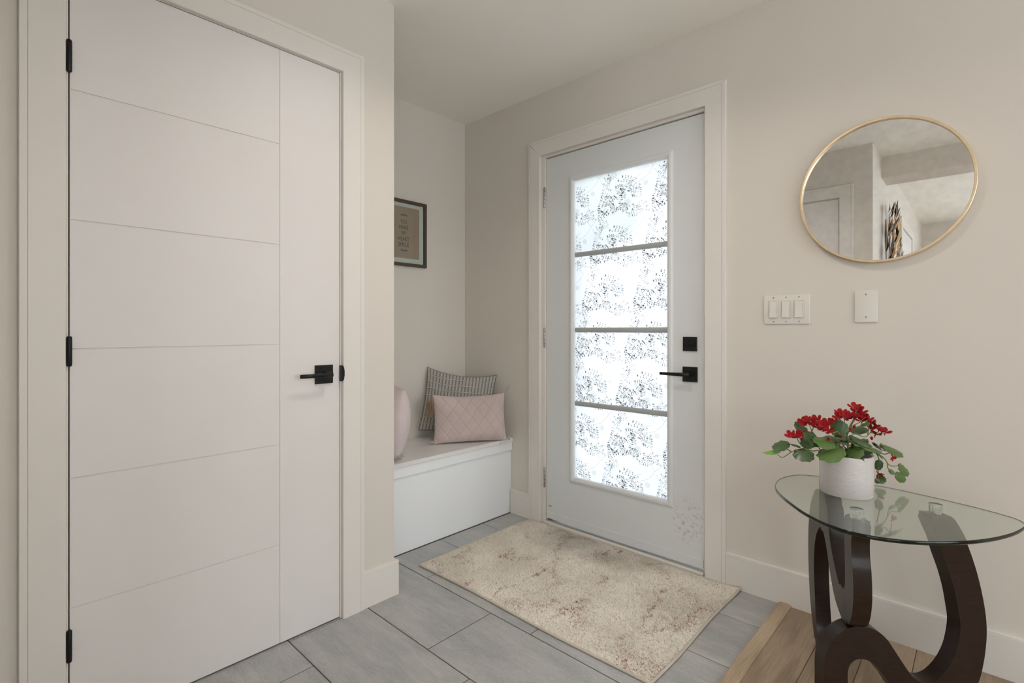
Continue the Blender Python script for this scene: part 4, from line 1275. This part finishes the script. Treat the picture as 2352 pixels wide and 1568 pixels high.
STEMS=[
[(1.524, -0.389, 0.713), (1.48, -0.499, 0.743), (1.458, -0.52, 0.742), (1.439, -0.524, 0.748), (1.418, -0.516, 0.739), (1.398, -0.507, 0.727), (1.377, -0.527, 0.71), (1.363, -0.54, 0.725)],
[(1.524, -0.389, 0.713), (1.475, -0.476, 0.748), (1.452, -0.511, 0.754), (1.428, -0.507, 0.749)],
[(1.398, -0.507, 0.727), (1.385, -0.533, 0.743), (1.382, -0.549, 0.751)],
[(1.524, -0.389, 0.713), (1.467, -0.443, 0.732), (1.458, -0.451, 0.753), (1.444, -0.464, 0.792), (1.438, -0.47, 0.813)],
[(1.444, -0.464, 0.792), (1.455, -0.481, 0.813)],
[(1.524, -0.389, 0.713), (1.507, -0.446, 0.767), (1.502, -0.478, 0.797), (1.489, -0.49, 0.808)],
[(1.502, -0.478, 0.795), (1.513, -0.468, 0.8), (1.52, -0.462, 0.786)],
[(1.524, -0.389, 0.713), (1.525, -0.389, 0.754), (1.524, -0.417, 0.796), (1.528, -0.455, 0.841)],
[(1.524, -0.417, 0.796), (1.519, -0.449, 0.832)],
[(1.522, -0.391, 0.774), (1.54, -0.429, 0.813), (1.55, -0.434, 0.836)],
[(1.54, -0.429, 0.813), (1.564, -0.407, 0.829)],
[(1.535, -0.434, 0.808), (1.552, -0.391, 0.856)],
[(1.524, -0.389, 0.713), (1.527, -0.386, 0.756), (1.539, -0.376, 0.783), (1.566, -0.35, 0.774), (1.583, -0.334, 0.801)],
[(1.576, -0.341, 0.787), (1.598, -0.321, 0.783), (1.609, -0.296, 0.783)],
[(1.571, -0.345, 0.78), (1.573, -0.344, 0.81)],
[(1.526, -0.388, 0.713), (1.527, -0.36, 0.738), (1.588, -0.302, 0.717), (1.608, -0.27, 0.692), (1.613, -0.265, 0.667), (1.626, -0.253, 0.649), (1.633, -0.247, 0.644)],
[(1.611, -0.267, 0.683), (1.618, -0.247, 0.673), (1.633, -0.233, 0.673)],
[(1.588, -0.302, 0.722), (1.606, -0.285, 0.715), (1.619, -0.287, 0.722), (1.62, -0.245, 0.708)],
[(1.583, -0.266, 0.71), (1.585, -0.223, 0.677), (1.582, -0.226, 0.639), (1.587, -0.235, 0.608)],
[(1.428, -0.507, 0.749), (1.421, -0.527, 0.769), (1.418, -0.529, 0.78)],
[(1.428, -0.507, 0.749), (1.429, -0.506, 0.776)],
[(1.524, -0.389, 0.713), (1.528, -0.4, 0.731), (1.508, -0.459, 0.778)],
[(1.524, -0.389, 0.713), (1.536, -0.392, 0.731), (1.543, -0.44, 0.767)],
[(1.524, -0.389, 0.713), (1.528, -0.426, 0.745), (1.52, -0.462, 0.756)],
]

pl = empty('potted_geranium', tuple(pc0 + Vector((0, 0, 0.093)))); tag(pl, 'red flowering geranium with scalloped green leaves in the white pot', 'plant')
for s_ in STEMS:
    tube('stem', s_, (0.0019, 0.0010), M['stem'], pl, 6, 5)
# scalloped leaf, unit length along x
def leaf_mesh(nm, mat, seed):
    rn = random.Random(seed)
    nseg = 36; nr = 5
    V = [(0.06, 0, 0.0)]; F = []
    for r in range(1, nr + 1):
        for k in range(nseg + 1):
            a = -math.pi + 2 * math.pi * k / nseg
            # cardioid-like outline about the petiole at x=0.06
            R = 0.5 * (1 + 0.06 * math.cos(a * 9) * (1 if r == nr else 0.4))
            px, py = 0.53 + R * math.cos(a), R * math.sin(a)
            if abs(a) > 2.6: px += 0.32 * ((abs(a) - 2.6) / 0.54)
            q = r / nr
            x = 0.06 + (px - 0.06) * q; y = py * q
            th = math.atan2(y, x - 0.02)
            z = 0.07 * q * q * math.cos(5 * th) - 0.16 * q * q + 0.16 * abs(y) - 0.10 * x * x
            V.append((x, y, z))
    for k in range(nseg): F.append((0, 1 + k, 2 + k))
    for r in range(nr - 1):
        for k in range(nseg):
            a = 1 + r * (nseg + 1) + k; F.append((a, a + nseg + 1, a + nseg + 2, a + 1))
    me = bpy.data.meshes.new(nm); me.from_pydata(V, [], F); me.materials.append(mat)
    for p in me.polygons: p.use_smooth = True
    return me
LM = [leaf_mesh('leaf', M['leaf1'], 1), leaf_mesh('leaf', M['leaf2'], 2), leaf_mesh('leaf', M['leaf3'], 3)]
view = Vector((0.13, -0.985, 0.11)).normalized()
EXTRA = []
rnl = random.Random(33)
for k in range(14):
    aa = math.radians(190 + k * 27 + rnl.uniform(-8, 8)); r0 = rnl.uniform(0.015, 0.03); r1 = r0 + rnl.uniform(0.035, 0.05)
    zb_ = rnl.uniform(0.131, 0.156)
    EXTRA.append((tuple(pc0 + Vector((math.cos(aa) * r0, math.sin(aa) * r0, zb_))), tuple(pc0 + Vector((math.cos(aa) * r1, math.sin(aa) * r1, zb_ + rnl.uniform(0.004, 0.022)))), rnl.uniform(0.036, 0.046), rnl.uniform(0.6, 0.9)))
for i, (b_, t_, w_, up_) in enumerate(LEAVES + EXTRA):
    b_, t_ = Vector(b_), Vector(t_)
    x = (t_ - b_); L = x.length; x.normalize()
    nrm = (Vector((0, 0, 1)) * up_ + view * (1 - up_)); nrm = (nrm - x * nrm.dot(x)).normalized()
    y = nrm.cross(x)
    o = bpy.data.objects.new('leaf', LM[2 if i == 0 else (1 if i in (7, 9, 11, 14, 16, 17, 18, 19, 24, 28, 13) else 0)]); COL.objects.link(o)
    sc = max(L * 1.06, 0.012)
    Mx = Matrix((x * sc, y * w_ * 1.18, nrm * sc * 0.85)).transposed().to_4x4()
    Mx.translation = b_
    o.matrix_basis = Mx
    adopt(o, pl)
# flowers: five rounded petals round a short calyx
def petal_mesh():
    V = [(0, 0, 0)]; F = []
    nseg, nr = 14, 3
    for r in range(1, nr + 1):
        for k in range(nseg):
            a = 2 * math.pi * k / nseg
            q = r / nr
            x = 0.55 + 0.47 * math.cos(a); y = 0.40 * math.sin(a) * (0.55 + 0.45 * (x / 1.02))
            x, y = x * q + 0.2 * (1 - q), y * q
            z = 0.30 * x * x + 0.22 * y * y * (1 if x > 0.3 else 0.5) + 0.05 * math.sin(6 * y + 4 * x)
            V.append((x, y, z))
    V[0] = (0.2, 0, 0.012)
    for k in range(nseg): F.append((0, 1 + k, 1 + (k + 1) % nseg))
    for r in range(nr - 1):
        for k in range(nseg):
            a = 1 + r * nseg; F.append((a + k, a + nseg + k, a + nseg + (k + 1) % nseg, a + (k + 1) % nseg))
    me = bpy.data.meshes.new('petal'); me.from_pydata(V, [], F); me.materials.append(M['petal'])
    for p in me.polygons: p.use_smooth = True
    return me
PM = petal_mesh()
cal = bpy.data.meshes.new('flower')
rr_ = tube_rings([(0, 0, -0.010), (0, 0, -0.005), (0, 0, 0.0)], [0.0007, 0.0014, 0.0022], 8)
cal.from_pydata([tuple(p) for r in rr_ for p in r], [], [(i * 8 + j, i * 8 + (j + 1) % 8, (i + 1) * 8 + (j + 1) % 8, (i + 1) * 8 + j) for i in range(2) for j in range(8)] + [tuple(range(16, 24))])
cal.materials.append(M['petal'])
hub = pc0 + Vector((0.01, 0, 0.10))
rn = random.Random(21)
for i, f_ in enumerate(FLOWERS):
    f_ = Vector(f_)
    nrm = ((f_ - hub).normalized() * 0.55 + Vector((0, 0, 0.55)) + view * rn.uniform(0.15, 0.9) + Vector((rn.uniform(-.3, .3), 0, rn.uniform(-.2, .2)))).normalized()
    if i in (31, 32): nrm = Vector((0.5, -0.3, -0.6)).normalized()
    a = nrm.orthogonal().normalized(); b = nrm.cross(a)
    o = bpy.data.objects.new('flower', cal); COL.objects.link(o)
    R = Matrix((a, b, nrm)).transposed().to_4x4(); R.translation = f_
    o.matrix_basis = R; adopt(o, pl)
    sc = rn.uniform(0.0165, 0.0215)
    for k in range(5 if i not in (29, 31) else 3):
        c = bpy.data.objects.new('petal', PM); COL.objects.link(c)
        c.parent = o
        c.matrix_basis = Matrix.Rotation(2 * math.pi * k / 5 + rn.uniform(-.15, .15), 4, 'Z') @ Matrix.Rotation(-rn.uniform(0.1, 0.55), 4, 'Y') @ Matrix.Scale(sc, 4)
for f_ in BUDS:
    bm = bmesh.new(); bmesh.ops.create_icosphere(bm, subdivisions=2, radius=0.0042)
    for v in bm.verts: v.co = Vector((v.co.x, v.co.y, v.co.z * 1.35)) + Vector(f_)
    from_bm('bud', bm, M['petal'], pl, True)

# ---------------------------------------------------------------- metal leaf sculpture on the hall wall (seen in the mirror)
ar = empty('wall_sculpture', (1.24, -2.95, 1.6)); tag(ar, 'gold and bronze metal leaf wall sculpture reflected in the round mirror', 'sculpture')
rn = random.Random(5)
def art_leaf_mesh(mat):
    V = [(0, 0, 0), (0.35, 0.17, 0.05), (1, 0, 0.02), (0.35, -0.17, 0.05), (0.4, 0, 0.11)]
    F = [(0, 1, 4), (1, 2, 4), (2, 3, 4), (3, 0, 4)]
    me = bpy.data.meshes.new('metal_leaf'); me.from_pydata(V, [], F); me.materials.append(mat); return me
AM = [art_leaf_mesh(M['brass1']), art_leaf_mesh(M['brass2'])]
for k in range(3):
    y0 = -2.72 - 0.22 * k
    tube('metal_stem', [(1.262, y0, 0.95), (1.27, y0 - 0.05, 1.35), (1.268, y0 + 0.03, 1.75), (1.262, y0 - 0.02, 1.98 + 0.03 * (k % 2))], 0.0028, M['brass1'], ar, 6, 6)
for k in range(135):
    z = rn.uniform(0.95, 2.05); y0 = -2.72 - 0.22 * (k % 3) + rn.uniform(-0.05, 0.05)
    if z > 1.9: y0 = -2.72 - 0.22 * (k % 3)
    o = bpy.data.objects.new('metal_leaf', AM[k % 2]); COL.objects.link(o)
    ang = rn.choice((1, -1)) * rn.uniform(0.1, 0.7) + (math.pi / 2)
    x = Vector((rn.uniform(-0.05, 0.35), math.cos(ang), math.sin(ang))).normalized()
    nrm = Vector((1, rn.uniform(-.5, .5), 0)); nrm = (nrm - x * nrm.dot(x)).normalized()
    L = rn.uniform(0.11, 0.17)
    Mx = Matrix((x * L, nrm.cross(x) * L * 0.9, nrm * L)).transposed().to_4x4(); Mx.translation = Vector((1.27 + rn.uniform(0, 0.03), y0, z))
    o.matrix_basis = Mx; adopt(o, ar)
for (y0, z) in ((-2.75, 1.52), (-2.98, 1.86), (-3.1, 1.30)):
    prism('metal_disc', disc_poly(0.07, 24), (1.285, y0, z), (0, 1, 0), (0, 0, 1), (1, 0, 0), 0.006, M['brass2'], ar, 0.002)

# ---------------------------------------------------------------- ceiling lamp above the entry, outside the picture
cl = empty('ceiling_lamp', (1.0, -1.12, CEIL)); tag(cl, 'round flush ceiling lamp above the entrance mat', 'ceiling lamp')
prism('lamp_base', disc_poly(0.17, 40), (1.0, -1.12, CEIL - 0.02), (1, 0, 0), (0, 1, 0), (0, 0, 1), 0.0195, M['trim'], cl, 0.003)
ld = bpy.data.lights.new('lamp_light', 'AREA'); ld.shape = 'DISK'; ld.size = 0.24; ld.energy = 7.2; ld.spread = 2.55; ld.color = (1.0, 0.93, 0.85)
lo = bpy.data.objects.new('lamp_light', ld); COL.objects.link(lo); lo.location = (1.0, -1.12, CEIL - 0.025); adopt(lo, cl)
